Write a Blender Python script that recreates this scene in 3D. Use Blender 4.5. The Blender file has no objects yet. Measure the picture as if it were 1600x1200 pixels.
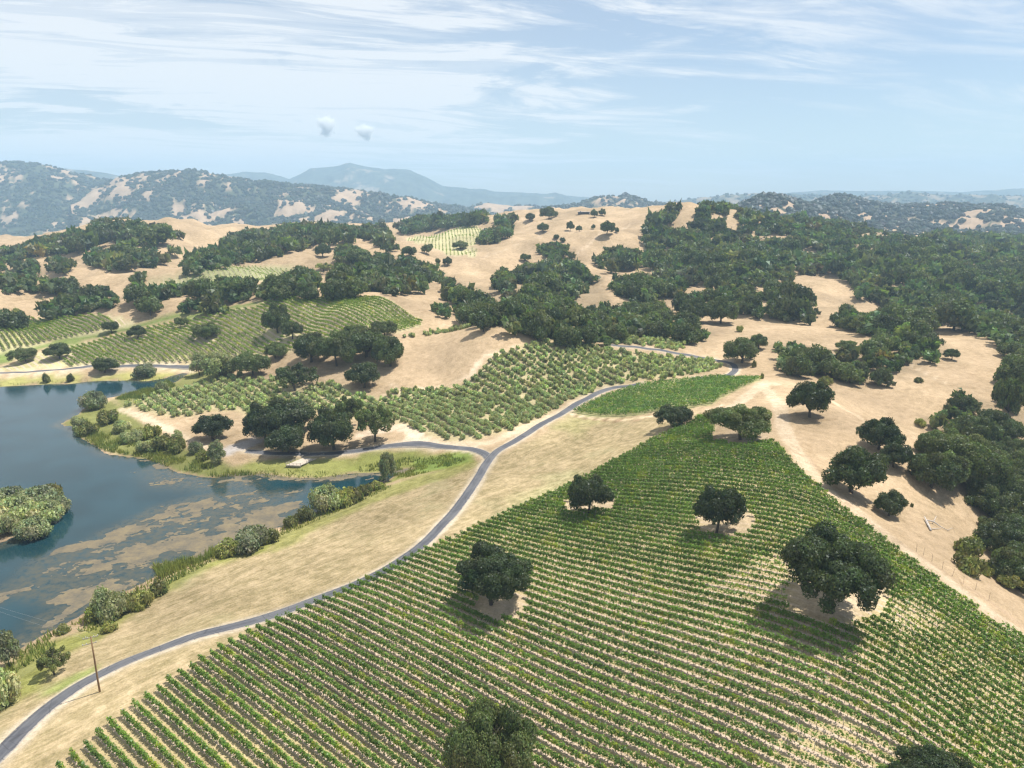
import bpy, math, random
import numpy as np
from mathutils import Vector

rng = np.random.default_rng(7)
random.seed(7)
S = bpy.context.scene
COL = S.collection

# ------------------------------------------------------------------ camera, sky, sun, exposure
F, H = 1110.0, 100.0                      # focal length in photo pixels (1600 wide), camera height over the lake
PITCH = math.atan(290.0 / F)
CP, SP = math.cos(PITCH), math.sin(PITCH)
cam = bpy.data.cameras.new('camera')
cam.sensor_width = 36.0
cam.lens = 36.0 * F / 1600.0
cam.clip_start, cam.clip_end = 1.0, 60000.0
camo = bpy.data.objects.new('camera', cam)
camo.location = (0, 0, H)
camo.rotation_euler = (math.pi / 2 - PITCH, 0, 0)
COL.objects.link(camo)
S.camera = camo

SUN_DIR = Vector((.40, .14, .91)).normalized()
SUN_EL = math.asin(SUN_DIR.z)
SUN_AZ = math.atan2(SUN_DIR.x, SUN_DIR.y)
SKY_STRENGTH, SUN_STRENGTH, EXPOSURE = .083, 5.0, 0.54
sun = bpy.data.lights.new('sun', 'SUN')
sun.energy, sun.angle, sun.color = SUN_STRENGTH, math.radians(.53), (1, .955, .88)
suno = bpy.data.objects.new('sun', sun)
suno.rotation_euler = SUN_DIR.to_track_quat('Z', 'Y').to_euler()
suno.location = (200, 100, 900)
COL.objects.link(suno)
S.view_settings.view_transform = 'Standard'
S.view_settings.look = 'None'
S.view_settings.exposure, S.view_settings.gamma = EXPOSURE, 1
S.view_settings.use_curve_mapping = False
S.render.engine = 'CYCLES'
S.cycles.max_bounces, S.cycles.diffuse_bounces, S.cycles.glossy_bounces = 6, 2, 2
S.cycles.transmission_bounces, S.cycles.volume_bounces = 3, 4
S.cycles.use_denoising = True
S.cycles.denoiser = 'OPENIMAGEDENOISE'
S.cycles.denoising_input_passes = 'RGB_ALBEDO_NORMAL'
S.cycles.denoising_prefilter = 'ACCURATE'
S.cycles.pixel_filter_type = 'BLACKMAN_HARRIS'
S.cycles.filter_width = 1.35


class NT:
    """small node-tree helper"""
    def __init__(s, tree):
        s.t = tree
        tree.nodes.clear()

    def n(s, kind, ins=None, **props):
        nd = s.t.nodes.new(kind)
        for k, v in props.items():
            setattr(nd, k, v)
        for k, v in (ins or {}).items():
            sock = nd.inputs[k]
            if isinstance(v, bpy.types.NodeSocket):
                s.t.links.new(v, sock)
            else:
                sock.default_value = v
        return nd

    def math(s, op, a, b=None, c=None, clamp=False):
        nd = s.t.nodes.new('ShaderNodeMath')
        nd.operation, nd.use_clamp = op, clamp
        for i, v in enumerate((a, b, c)):
            if v is None:
                continue
            if isinstance(v, bpy.types.NodeSocket):
                s.t.links.new(v, nd.inputs[i])
            else:
                nd.inputs[i].default_value = v
        return nd.outputs[0]

    def mix(s, fac, a, b, blend='MIX'):
        nd = s.t.nodes.new('ShaderNodeMix')
        nd.data_type, nd.blend_type = 'RGBA', blend
        for i, v in ((0, fac), (6, a), (7, b)):
            if isinstance(v, bpy.types.NodeSocket):
                s.t.links.new(v, nd.inputs[i])
            else:
                nd.inputs[i].default_value = v
        return nd.outputs[2]

    def ramp(s, fac, stops, interp='LINEAR'):
        nd = s.t.nodes.new('ShaderNodeValToRGB')
        nd.color_ramp.interpolation = interp
        el = nd.color_ramp.elements
        el[0].position, el[0].color = stops[0]
        el[1].position, el[1].color = stops[1]
        for p, c in stops[2:]:
            e = el.new(p)
            e.color = c
        s.t.links.new(fac, nd.inputs[0])
        return nd.outputs[0]

    def noise(s, vec, scale, detail=4, rough=.55, dist=0.0, typ='3D'):
        nd = s.n('ShaderNodeTexNoise', {'Vector': vec, 'Scale': scale, 'Detail': detail, 'Roughness': rough, 'Distortion': dist},
                 noise_dimensions=typ)
        return nd.outputs[0]

    def smooth(s, v, lo, hi):
        nd = s.n('ShaderNodeMapRange', {0: v, 1: lo, 2: hi, 3: 0.0, 4: 1.0}, interpolation_type='SMOOTHSTEP')
        return nd.outputs[0]


def G(v):
    return (v, v, v, 1)


# sky: physical sky with high thin cirrus laid on a plane far overhead
W = bpy.data.worlds.new('World')
S.world = W
W.use_nodes = True
w = NT(W.node_tree)
tc = w.n('ShaderNodeTexCoord').outputs['Generated']
sky = w.n('ShaderNodeTexSky', sky_type='NISHITA', sun_disc=False, sun_elevation=SUN_EL, sun_rotation=SUN_AZ, altitude=300, air_density=1.0,
          dust_density=.5, ozone_density=1.0).outputs[0]
sep = w.n('ShaderNodeSeparateXYZ', {0: tc})
zz = w.math('MAXIMUM', w.math('ADD', sep.outputs[2], .09), .05)
px = w.math('DIVIDE', sep.outputs[0], zz)
py = w.math('DIVIDE', sep.outputs[1], zz)
pv = w.n('ShaderNodeCombineXYZ', {0: px, 1: py, 2: 0.0}).outputs[0]
warp = w.n('ShaderNodeTexNoise', {'Vector': pv, 'Scale': .35, 'Detail': 2.0}).outputs['Color']
warpv = w.n('ShaderNodeVectorMath', {0: warp, 1: (.5, .5, .5)}, operation='SUBTRACT').outputs[0]
warpv = w.n('ShaderNodeVectorMath', {0: warpv, 'Scale': 1.6}, operation='SCALE').outputs[0]
pw = w.n('ShaderNodeVectorMath', {0: pv, 1: warpv}, operation='ADD').outputs[0]
def turned(vec, ang, scale, loc=(0, 0, 0)):
    r_ = w.n('ShaderNodeMapping', {'Vector': vec, 'Rotation': (0, 0, math.radians(ang))}).outputs[0]
    return w.n('ShaderNodeMapping', {'Vector': r_, 'Scale': scale, 'Location': loc}).outputs[0]


m1 = turned(pw, -13, (.28, .62, 1), (.4, .9, 0))
m2 = turned(pw, -20, (.42, 1.9, 1), (3.1, 1.7, 0))
c1 = w.noise(m1, 1.35, 9, .66, .7)
c2 = w.noise(m2, 1.5, 9, .70, .6)
big = w.noise(pv, .22, 2, .5)
# more cirrus towards the west half of the sky than the east
side = w.smooth(w.math('ADD', sep.outputs[0], w.math('MULTIPLY', w.math('SUBTRACT', big, .5), .9)), .70, -.50)
d1 = w.smooth(w.math('ADD', c1, w.math('MULTIPLY', side, .15)), .46, .66)
d2 = w.smooth(c2, .43, .60)
dens = w.math('ADD', w.math('MULTIPLY', d1, w.math('ADD', w.math('MULTIPLY', d2, .75), .58)), w.math('MULTIPLY', d2, .18))
dens = w.math('MULTIPLY', dens, w.math('ADD', w.math('MULTIPLY', side, .85), .42), clamp=True)
veil = w.math('ADD', w.math('MULTIPLY', side, .30), .08)
dens = w.math('MAXIMUM', dens, veil)
up = w.smooth(sep.outputs[2], -.01, .05)
dens = w.math('MULTIPLY', dens, up)
skyc = w.mix(w.math('MULTIPLY', dens, .85), sky, (8.6, 8.6, 8.6, 1))
bg = w.n('ShaderNodeBackground', {'Color': skyc, 'Strength': SKY_STRENGTH})
w.t.links.new(bg.outputs[0], w.n('ShaderNodeOutputWorld').inputs[0])


# ------------------------------------------------------------------ helpers: view geometry, noise, meshes
def pix_dir(u, v):
    x = (np.asarray(u, float) - 800) / F
    y = (np.asarray(v, float) - 600) / F
    return x, CP - SP * y, -(SP + CP * y)


def project(X, Y, Z):
    zc = np.maximum(Y * CP - (Z - H) * SP, 1e-3)
    yc = -(Z - H) * CP - Y * SP
    return 800 + F * X / zc, 600 + F * yc / zc, zc


def at_z(u, v, z):
    a, b, c = pix_dir(u, v)
    t = (z - H) / c
    return a * t, b * t


def hash2(ix, iy, seed):
    h = (ix.astype(np.int64) * 374761393 + iy.astype(np.int64) * 668265263 + seed * 974634777) & 0x7fffffff
    h = ((h ^ (h >> 13)) * 1274126177) & 0x7fffffff
    h = h ^ (h >> 16)
    return (h & 0xffff) / 65535.0


def vnoise(x, y, seed=0):
    ix, iy = np.floor(x), np.floor(y)
    fx, fy = x - ix, y - iy
    fx = fx * fx * fx * (fx * (fx * 6 - 15) + 10)
    fy = fy * fy * fy * (fy * (fy * 6 - 15) + 10)
    ix, iy = ix.astype(np.int64), iy.astype(np.int64)
    a, b = hash2(ix, iy, seed), hash2(ix + 1, iy, seed)
    c, d = hash2(ix, iy + 1, seed), hash2(ix + 1, iy + 1, seed)
    return (a + (b - a) * fx) * (1 - fy) + (c + (d - c) * fx) * fy


def fbm(x, y, seed=0, octv=4, gain=.5):
    s, amp, tot = 0, 1.0, 0
    for k in range(octv):
        s = s + amp * vnoise(x * 2 ** k + 17.3 * k, y * 2 ** k - 9.1 * k, seed + k)
        tot += amp
        amp *= gain
    return s / tot


def sstep(x, lo, hi):
    t = np.clip((x - lo) / (hi - lo), 0, 1)
    return t * t * (3 - 2 * t)


def inside(poly, X, Y):
    poly = np.asarray(poly, float)
    r = np.zeros(np.shape(X), bool)
    x1, y1 = poly[-1]
    for x2, y2 in poly:
        if y1 != y2:
            c = ((y1 > Y) != (y2 > Y)) & (X < (x2 - x1) * (Y - y1) / (y2 - y1) + x1)
            r ^= c
        x1, y1 = x2, y2
    return r


def seg_dist(line, X, Y, closed=False):
    line = np.asarray(line, float)
    best = np.full(np.shape(X), 1e18)
    n = len(line)
    for i in range(n if closed else n - 1):
        ax, ay = line[i]
        bx, by = line[(i + 1) % n]
        dx, dy = bx - ax, by - ay
        t = np.clip(((X - ax) * dx + (Y - ay) * dy) / max(dx * dx + dy * dy, 1e-9), 0, 1)
        best = np.minimum(best, (X - ax - t * dx) ** 2 + (Y - ay - t * dy) ** 2)
    return np.sqrt(best)


def sdf(poly, X, Y):
    """signed distance, negative inside; far points only get a rough value"""
    poly = np.asarray(poly, float)
    return np.where(inside(poly, X, Y), -1, 1) * seg_dist(poly, X, Y, True)


def sdf_near(poly, X, Y, pad):
    out = np.full(np.shape(X), 1e6)
    p = np.asarray(poly)
    m = (X > p[:, 0].min() - pad) & (X < p[:, 0].max() + pad) & (Y > p[:, 1].min() - pad) & (Y < p[:, 1].max() + pad)
    if m.any():
        out[m] = sdf(p, X[m], Y[m])
    return out


def line_near(line, X, Y, pad):
    out = np.full(np.shape(X), 1e6)
    p = np.asarray(line)
    m = (X > p[:, 0].min() - pad) & (X < p[:, 0].max() + pad) & (Y > p[:, 1].min() - pad) & (Y < p[:, 1].max() + pad)
    if m.any():
        out[m] = seg_dist(p, X[m], Y[m])
    return out


def spline(pts, n=8):
    p = np.asarray(pts, float)
    p = np.vstack([2 * p[0] - p[1], p, 2 * p[-1] - p[-2]])
    out = []
    for i in range(1, len(p) - 2):
        for k in range(n):
            t = k / n
            a, b, c, d = p[i - 1], p[i], p[i + 1], p[i + 2]
            out.append(.5 * (2 * b + (c - a) * t + (2 * a - 5 * b + 4 * c - d) * t * t + (3 * b - a - 3 * c + d) * t ** 3))
    out.append(p[-2])
    return np.array(out)


TRIS = [0]


def mesh_np(name, V, faces, mat, attrs=None, smooth=False):
    """mesh from numpy: V (n,3); faces a list of (m,k) index arrays; attrs {name: (n,4) colours or (n,) floats}"""
    me = bpy.data.meshes.new(name)
    V = np.ascontiguousarray(V, np.float32)
    me.vertices.add(len(V))
    me.vertices.foreach_set('co', V.ravel())
    tot = sum(f.size for f in faces)
    npoly = sum(len(f) for f in faces)
    me.loops.add(tot)
    me.polygons.add(npoly)
    me.loops.foreach_set('vertex_index', np.concatenate([f.ravel() for f in faces]).astype(np.int32))
    sizes = np.concatenate([np.full(len(f), f.shape[1]) for f in faces])
    me.polygons.foreach_set('loop_start', np.concatenate([[0], np.cumsum(sizes)[:-1]]).astype(np.int32))
    me.update(calc_edges=True)
    for k, a in (attrs or {}).items():
        a = np.asarray(a, np.float32)
        if a.ndim == 2:
            me.attributes.new(k, 'FLOAT_COLOR', 'POINT').data.foreach_set('color', np.ascontiguousarray(a).ravel())
        else:
            me.attributes.new(k, 'FLOAT', 'POINT').data.foreach_set('value', a)
    me.polygons.foreach_set('use_smooth', np.full(npoly, smooth, bool))
    if mat:
        me.materials.append(mat)
    TRIS[0] += int((sizes - 2).sum())
    return me


def link(name, data, parent=None, loc=None, label=None, cat=None, group=None, kind=None):
    o = bpy.data.objects.new(name, data)
    COL.objects.link(o)
    if parent is not None:
        o.parent = parent
    if loc is not None:
        o.location = loc
    for k, v in (('label', label), ('category', cat), ('group', group), ('kind', kind)):
        if v:
            o[k] = v
    return o


class MB:
    """collects boxes, tubes and patches into one mesh"""
    def __init__(s):
        s.V, s.Fq, s.Ft, s.n = [], [], [], 0

    def add(s, V, quads=None, tris=None):
        V = np.asarray(V, float)
        if quads is not None and len(quads):
            s.Fq.append(np.asarray(quads) + s.n)
        if tris is not None and len(tris):
            s.Ft.append(np.asarray(tris) + s.n)
        s.V.append(V)
        s.n += len(V)

    def box(s, c, size, rz=0.0, tilt=0.0):
        hx, hy, hz = size[0] / 2, size[1] / 2, size[2] / 2
        P = np.array([[x, y, z] for z in (-hz, hz) for y in (-hy, hy) for x in (-hx, hx)])
        if tilt:
            c_, s_ = math.cos(tilt), math.sin(tilt)
            P = np.c_[P[:, 0] * c_ + P[:, 2] * s_, P[:, 1], -P[:, 0] * s_ + P[:, 2] * c_]
        c_, s_ = math.cos(rz), math.sin(rz)
        P = np.c_[P[:, 0] * c_ - P[:, 1] * s_, P[:, 0] * s_ + P[:, 1] * c_, P[:, 2]] + np.asarray(c)
        s.add(P, [[0, 2, 3, 1], [4, 5, 7, 6], [0, 1, 5, 4], [2, 6, 7, 3], [0, 4, 6, 2], [1, 3, 7, 5]])

    def tube(s, pts, rad, k=6):
        pts = np.asarray(pts, float)
        rad = np.broadcast_to(np.asarray(rad, float), (len(pts),))
        V = []
        for i, p in enumerate(pts):
            d = pts[min(i + 1, len(pts) - 1)] - pts[max(i - 1, 0)]
            d = d / (np.linalg.norm(d) + 1e-9)
            a = np.cross(d, [0, 0, 1.0] if abs(d[2]) < .9 else [1.0, 0, 0])
            a /= np.linalg.norm(a)
            b = np.cross(d, a)
            for j in range(k):
                t = 2 * math.pi * j / k
                V.append(p + rad[i] * (a * math.cos(t) + b * math.sin(t)))
        q = [[i * k + j, i * k + (j + 1) % k, (i + 1) * k + (j + 1) % k, (i + 1) * k + j] for i in range(len(pts) - 1) for j in range(k)]
        t = [[0, j + 1, j] for j in range(1, k - 1)] + [[(len(pts) - 1) * k, (len(pts) - 1) * k + j, (len(pts) - 1) * k + j + 1] for j in range(1, k - 1)]
        s.add(V, q, t)

    def mesh(s, name, mat, smooth=False, attrs=None):
        f = []
        if s.Fq:
            f.append(np.vstack(s.Fq))
        if s.Ft:
            f.append(np.vstack(s.Ft))
        return mesh_np(name, np.vstack(s.V), f, mat, attrs, smooth)

    def build(s, name, mat, parent=None, smooth=False, **kw):
        return link(name, s.mesh(name, mat, smooth), parent, **kw)


# ------------------------------------------------------------------ materials
def new_mat(name):
    m = bpy.data.materials.new(name)
    m.use_nodes = True
    return m, NT(m.node_tree)


def out(n, sh):
    n.t.links.new(sh, n.n('ShaderNodeOutputMaterial').inputs[0])


def simple_mat(name, col, rough=.8, var=.25, scale=2.0, stretch=None):
    m, n = new_mat(name)
    pos = n.n('ShaderNodeTexCoord').outputs['Object']
    if stretch:
        pos = n.n('ShaderNodeMapping', {'Vector': pos, 'Scale': stretch}).outputs[0]
    f = n.noise(pos, scale, 4)
    c = n.mix(n.math('MULTIPLY', n.math('SUBTRACT', f, .5), 2 * var, clamp=False), (*col, 1), (*[v * .3 for v in col], 1))
    f2 = n.smooth(f, .3, .7)
    c = n.mix(f2, (*[v * (1 - var) for v in col], 1), (*[min(1, v * (1 + var)) for v in col], 1))
    b = n.n('ShaderNodeBsdfPrincipled', {'Base Color': c, 'Roughness': rough})
    out(n, b.outputs[0])
    return m


def leaf_mat(name, col, var=.35, warm=(1.25, 1.1, .6), trans=.25, rand=.35):
    """leaves: colour wanders from leaf to leaf (vertex attribute) and from plant to plant (object random)"""
    m, n = new_mat(name)
    at = n.n('ShaderNodeAttribute', attribute_name='tint').outputs['Color']
    info = n.n('ShaderNodeObjectInfo').outputs['Random']
    c = n.mix(1.0, (*col, 1), at, 'MULTIPLY')
    w_ = n.mix(n.math('MULTIPLY', info, 1.0), (1 - rand, 1 - rand, 1 - rand * .8, 1), (1 + rand * warm[0], 1 + rand * warm[1], 1 + rand * warm[2], 1))
    c = n.mix(1.0, c, w_, 'MULTIPLY')
    d = n.n('ShaderNodeBsdfDiffuse', {'Color': c, 'Roughness': .5}).outputs[0]
    tcol = n.mix(1.0, c, (1.5, 1.6, .7, 1), 'MULTIPLY')
    tr = n.n('ShaderNodeBsdfTranslucent', {'Color': tcol}).outputs[0]
    mx = n.n('ShaderNodeMixShader', {0: trans, 1: d, 2: tr}).outputs[0]
    gl = n.n('ShaderNodeBsdfGlossy', {'Color': (.9, .95, 1, 1), 'Roughness': .45}).outputs[0]
    mx = n.n('ShaderNodeMixShader', {0: .018, 1: mx, 2: gl}).outputs[0]
    out(n, mx)
    return m


OAK_LEAF = leaf_mat('oak_leaf', (.106, .134, .052), rand=.28)
WILLOW_LEAF = leaf_mat('willow_leaf', (.27, .30, .155), rand=.30)
SHRUB_LEAF = leaf_mat('shrub_leaf', (.20, .22, .072), rand=.40)
REED_LEAF = leaf_mat('reed_leaf', (.19, .22, .075), rand=.1)
VINE_LEAF = leaf_mat('vine_leaf', (.138, .228, .038), rand=.14, trans=.35)
LUSH_LEAF = leaf_mat('lush_vine_leaf', (.135, .235, .052), rand=.14, trans=.35)
LIGHT_VINE_LEAF = leaf_mat('pale_vine_leaf', (.19, .265, .05), rand=.1, trans=.35)  # lighter yellow-green leaf of the western and far vineyard rows
OAK_DARK = leaf_mat('dark_oak_leaf', (.062, .084, .036), rand=.16)
OLIVE_LEAF = leaf_mat('olive_leaf', (.33, .38, .185), rand=.10)
FAR_LEAF = leaf_mat('distant_leaf', (.050, .062, .046), rand=.0, trans=.1)
BARK = simple_mat('oak_bark', (.085, .07, .055), .95, .35, 1.4)
PALE_BARK = simple_mat('weathered_wood', (.46, .42, .38), .9, .2, 3.0)
VINE_WOOD = simple_mat('vine_wood', (.12, .085, .06), .95, .3, 4.0)


def ground_material():
    m, n = new_mat('ground')
    pos = n.n('ShaderNodeNewGeometry').outputs['Position']
    tint = n.n('ShaderNodeAttribute', attribute_name='tint').outputs['Color']
    aux = n.n('ShaderNodeSeparateColor', {0: n.n('ShaderNodeAttribute', attribute_name='aux').outputs['Color']})
    ph = n.n('ShaderNodeAttribute', attribute_name='phase').outputs['Fac']
    vine, mown, smooth_ = aux.outputs[0], aux.outputs[1], aux.outputs[2]
    # broad patchiness, clumps and fine straw
    p1 = n.noise(pos, .035, 5, .6)
    p2 = n.noise(pos, .35, 5, .65)
    p3 = n.noise(pos, 2.2, 4, .7)
    v = n.math('ADD', n.math('MULTIPLY', p1, .42), n.math('ADD', n.math('MULTIPLY', p2, .45), n.math('MULTIPLY', p3, .55)))
    lum = n.n('ShaderNodeMapRange', {0: v, 1: .52, 2: .90, 3: .58, 4: 1.36}).outputs[0]
    c = n.mix(1.0, tint, n.n('ShaderNodeCombineColor', {0: lum, 1: lum, 2: n.math('POWER', lum, 1.15)}).outputs[0], 'MULTIPLY')
    # contour-wise grazing terraces and rills on the bare hills
    rill = n.noise(n.n('ShaderNodeMapping', {'Vector': pos, 'Scale': (.05, .05, 1.1)}).outputs[0], 1.0, 4, .7, .6)
    c = n.mix(n.math('MULTIPLY', n.smooth(rill, .52, .75), n.math('MULTIPLY', n.math('SUBTRACT', 1.0, mown), .52)), c, n.mix(1.0, c, (.62, .58, .5, 1), 'MULTIPLY'))
    # mowing swaths in the meadow: straw-pale and greenish lines along the mowing direction
    mp = n.n('ShaderNodeMapping', {'Vector': pos, 'Rotation': (0, 0, math.radians(-45))}).outputs[0]
    mp = n.n('ShaderNodeMapping', {'Vector': mp, 'Scale': (.11, .62, .2)}).outputs[0]
    s1 = n.noise(mp, 1.0, 5, .65, .3)
    s2 = n.noise(n.n('ShaderNodeMapping', {'Vector': mp, 'Scale': (2.2, 2.6, 1)}).outputs[0], 1.0, 3, .6)
    sw = n.smooth(n.math('ADD', n.math('MULTIPLY', s1, .34), n.math('ADD', n.math('MULTIPLY', s2, .40), n.math('MULTIPLY', p2, .26))), .40, .60)
    swc = n.mix(sw, (.80, .80, .66, 1), (1.18, 1.14, 1.08, 1))
    c = n.mix(mown, c, n.mix(1.0, c, swc, 'MULTIPLY'))
    patch = n.math('MULTIPLY', n.smooth(n.noise(pos, .06, 4, .6), .52, .70), mown)
    c = n.mix(n.math('MULTIPLY', patch, .26), c, (.24, .235, .12, 1))
    # bare strip of pinkish earth under each vine row, straw between
    fr = n.math('ABSOLUTE', n.math('SUBTRACT', n.math('FRACT', n.math('ADD', ph, .5)), .5))
    fr = n.math('ADD', fr, n.math('MULTIPLY', n.math('SUBTRACT', p3, .5), .16))
    strip = n.math('MULTIPLY', n.smooth(fr, .21, .11), vine)
    c = n.mix(n.math('MULTIPLY', strip, .85), c, n.mix(n.smooth(p3, .35, .65), (.44, .33, .25, 1), (.62, .50, .40, 1)))
    rut = n.math('MULTIPLY', n.smooth(n.math('ABSOLUTE', n.math('SUBTRACT', fr, .335)), .055, .02), vine)
    c = n.mix(n.math('MULTIPLY', rut, .30), c, (.36, .275, .19, 1))
    bmp = n.n('ShaderNodeBump', {'Height': n.math('ADD', p2, n.math('MULTIPLY', p3, .5)), 'Strength': .55, 'Distance': .5})
    b = n.n('ShaderNodeBsdfPrincipled', {'Base Color': c, 'Roughness': .95, 'Normal': bmp.outputs[0]})
    b.inputs['Specular IOR Level'].default_value = .1
    out(n, b.outputs[0])
    return m


GROUND = ground_material()


def hill_material():
    m, n = new_mat('far_hill')
    pos = n.n('ShaderNodeNewGeometry').outputs['Position']
    tint = n.n('ShaderNodeAttribute', attribute_name='tint').outputs['Color']
    p = n.math('ADD', n.math('MULTIPLY', n.noise(pos, .02, 5, .65), .6), n.math('MULTIPLY', n.noise(pos, .12, 4, .6), .4))
    lum = n.n('ShaderNodeMapRange', {0: p, 1: .3, 2: .7, 3: .72, 4: 1.25}).outputs[0]
    c = n.mix(1.0, tint, n.n('ShaderNodeCombineColor', {0: lum, 1: lum, 2: lum}).outputs[0], 'MULTIPLY')
    b = n.n('ShaderNodeBsdfDiffuse', {'Color': c})
    out(n, b.outputs[0])
    return m


HILL = hill_material()

# ------------------------------------------------------------------ terrain: heights read off the photograph, smoothed through all points
CTRL_Z = """430 850 1.5|560 770 2|250 985 3|60 1030 2|0 1100 4|0 1170 7|150 1060 7|300 985 7.5|550 910 8|690 820 7.8|765 710 7|680 700 4.5|560 705 2.8|480 712 2|400 705 3|850 660 9|930 615 11|985 602 13|1140 575 15|1120 568 17
106 1188 8|400 985 8.5|644 871 9|800 800 10|940 732 13|1060 680 19|1100 655 20|600 1190 9.5|900 1130 11|950 870 15|1125 900 19|1310 950 21|1400 1075 17.5|1000 800 16|1150 790 21|1215 700 24|1160 680 23|1300 770 23|1500 925 15.5|1597 1000 11|1590 1150 11|1250 1180 14
1460 820 14|1400 740 17|1530 780 6|1480 695 14|1350 650 20|1300 628 21.5|1420 672 17|1250 690 22|1210 610 21|1280 610 20|950 652 11.5|1100 640 17|1180 592 20.5|1000 597 15|1040 620 16|950 680 11|850 740 9|660 680 7|760 650 9|900 600 13|1100 585 17|850 535 25|650 620 8|800 560 21|1000 545 21|1010 535 22
550 600 8|480 590 8|450 620 4.5|370 640 4|300 625 3|740 530 27|700 590 11|620 600 9|800 510 31|650 505 24|100 590 1.4|250 587 1.2|0 596 1.2|100 575 3|300 573 3.5|100 530 10|200 500 18|0 515 12|450 470 32|600 465 34|640 505 25|560 490 29|400 560 8|700 515 22|300 480 25|0 465 22|500 455 35
1200 520 21|1140 545 18|1330 530 18|1250 560 17|1560 545 14|1400 600 13|1550 640 8|1560 700 0|1580 780 -2|1540 830 3|1590 900 3|1430 770 14|1340 720 19|1380 800 17|330 690 3|200 640 1.5|160 670 1.2"""
CTRL_D = """180 352 940|160 390 850|150 440 660|320 385 940|480 395 850|520 375 940|300 430 700|600 430 700|400 420 740|690 375 1100|700 355 1230|640 350 1300|760 345 1180|800 400 820|680 470 560|740 430 700|850 490 520|740 480 520
900 337 1000|860 340 1020|980 345 1000|880 440 700|920 380 860|1000 400 800|1070 330 950|1130 343 940|1040 348 930|1180 385 850|1050 400 780|1200 430 680|900 470 560|1050 480 560|1000 520 450|1100 500 500
1290 440 680|1280 362 1150|1450 382 1250|1590 382 1300|1500 450 720|1590 450 740|1450 500 560|1590 530 470|60 400 900|20 375 1400|1360 370 1180"""
WORLD = [(-1500, 1500, -20), (-700, 1900, -30), (0, 1900, 5), (700, 1900, 20), (1500, 1600, 10), (-1500, 2800, -62), (0, 3000, -45), (1200, 2800, 0), (2500, 2000, 0),
         (-800, 700, 8), (-500, 300, 3), (-300, 120, 4), (-110, 50, 6), (0, 45, 9.5), (100, 50, 12), (210, 90, 4), (280, 200, -3), (-400, 5000, -70), (2500, 5000, -20), (-3000, 4000, -60),
         (0, 10000, -60), (6000, 9000, -40), (-6000, 8000, -60), (0, 15, 9), (-400, 40, 5), (500, 150, 0), (900, 500, 12)]
pts = []
for tok in CTRL_Z.replace('\n', '|').split('|'):
    u, v, z = map(float, tok.split())
    x, y = at_z(u, v, z)
    pts.append((float(x), float(y), z))
for tok in CTRL_D.replace('\n', '|').split('|'):
    u, v, D = map(float, tok.split())
    a, b, c = pix_dir(u, v)
    pts.append((float(a / b * D), D, float(H + c / b * D)))
for u, v, z, zb in ((1350, 650, 20, 10), (1420, 672, 17, 6.5), (1480, 695, 14, 3), (1300, 628, 21.5, 15)):
    x, y = at_z(u, v, z)
    pts.append((float(x) * 1.11, float(y) * 1.11, zb))
pts += WORLD
pts = np.array(pts)
ca = np.arctan2(pts[:, 0], pts[:, 1]) * 1.3
cb = np.log(np.hypot(pts[:, 0], pts[:, 1]))


def kern(d2):
    return .5 * d2 * np.log(d2 + 1e-12)


def rbf_fit():
    n = len(ca)
    A = np.zeros((n + 3, n + 3))
    A[:n, :n] = kern((ca[:, None] - ca) ** 2 + (cb[:, None] - cb) ** 2) + np.eye(n) * 8e-4
    P = np.c_[np.ones(n), ca, cb]
    A[:n, n:], A[n:, :n] = P, P.T
    return np.linalg.solve(A, np.r_[pts[:, 2], 0, 0, 0])


RW = rbf_fit()


def rbf(a, b):
    a = a * 1.3
    o = RW[-3] + RW[-2] * a + RW[-1] * b
    for i in range(len(ca)):
        o += RW[i] * kern((a - ca[i]) ** 2 + (b - cb[i]) ** 2)
    return o


R = math.pi / 180
AX = np.concatenate([np.arange(-75, -40, 1.0), np.arange(-40, 40.01, .155), np.arange(41, 75.1, 1.0)]) * R
rr = [12.0]
while rr[-1] < 10200:
    r_ = rr[-1]
    st = .03 if r_ < 70 else min(max(3.6e-5 * r_, .0040), .0150) if r_ < 1500 else .03
    rr.append(r_ * (1 + st))
BX = np.log(np.array(rr))
AA, BB = np.meshgrid(AX, BX)
RR = np.exp(BB)
GX, GY = RR * np.sin(AA), RR * np.cos(AA)
GZ = rbf(AA, BB)
damp = sstep(RR, 60, 500)
GZ += (fbm(GX / 60, GY / 60, 3, 3) - .5) * (1.2 + 14 * sstep(RR, 340, 620)) + (fbm(GX / 14, GY / 14, 9, 2) - .5) * (.35 + 1.6 * damp)
hills_amp = sstep(RR, 380, 700) * (1 - sstep(RR, 1400, 2500))
GZ += (np.abs(fbm(GX / 170, GY / 170, 31, 4) - .5) * 2 - .3) * -28 * hills_amp

# ---- lake basin
LAKE_PX = [(-60, 606), (0, 605), (50, 602), (90, 600), (112, 600), (140, 596), (207, 595), (228, 597), (260, 591), (283, 583), (292, 584), (270, 598), (235, 607), (200, 614),
           (165, 622), (132, 636), (117, 650), (92, 664), (113, 668), (120, 680), (135, 690), (150, 697), (163, 709), (190, 713), (222, 718), (240, 718), (270, 735), (300, 743), (335, 748),
           (360, 742), (400, 741), (418, 742), (452, 747), (500, 747), (545, 741), (592, 739), (620, 734), (645, 732), (640, 736), (618, 743), (600, 754), (575, 762), (552, 772), (520, 786),
           (492, 800), (465, 812), (440, 822), (410, 832), (380, 846), (345, 860), (307, 872), (270, 888), (238, 903), (205, 920), (165, 938), (125, 962), (80, 985), (48, 1003), (25, 1018), (0, 1034), (-120, 1110),
           (-330, 1180), (-620, 1150), (-900, 900), (-800, 640), (-300, 612)]
ISLE_PX = [(-110, 812), (-60, 838), (0, 848), (35, 838), (75, 822), (96, 808), (92, 788), (60, 774), (0, 768), (-70, 772), (-120, 790)]
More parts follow.
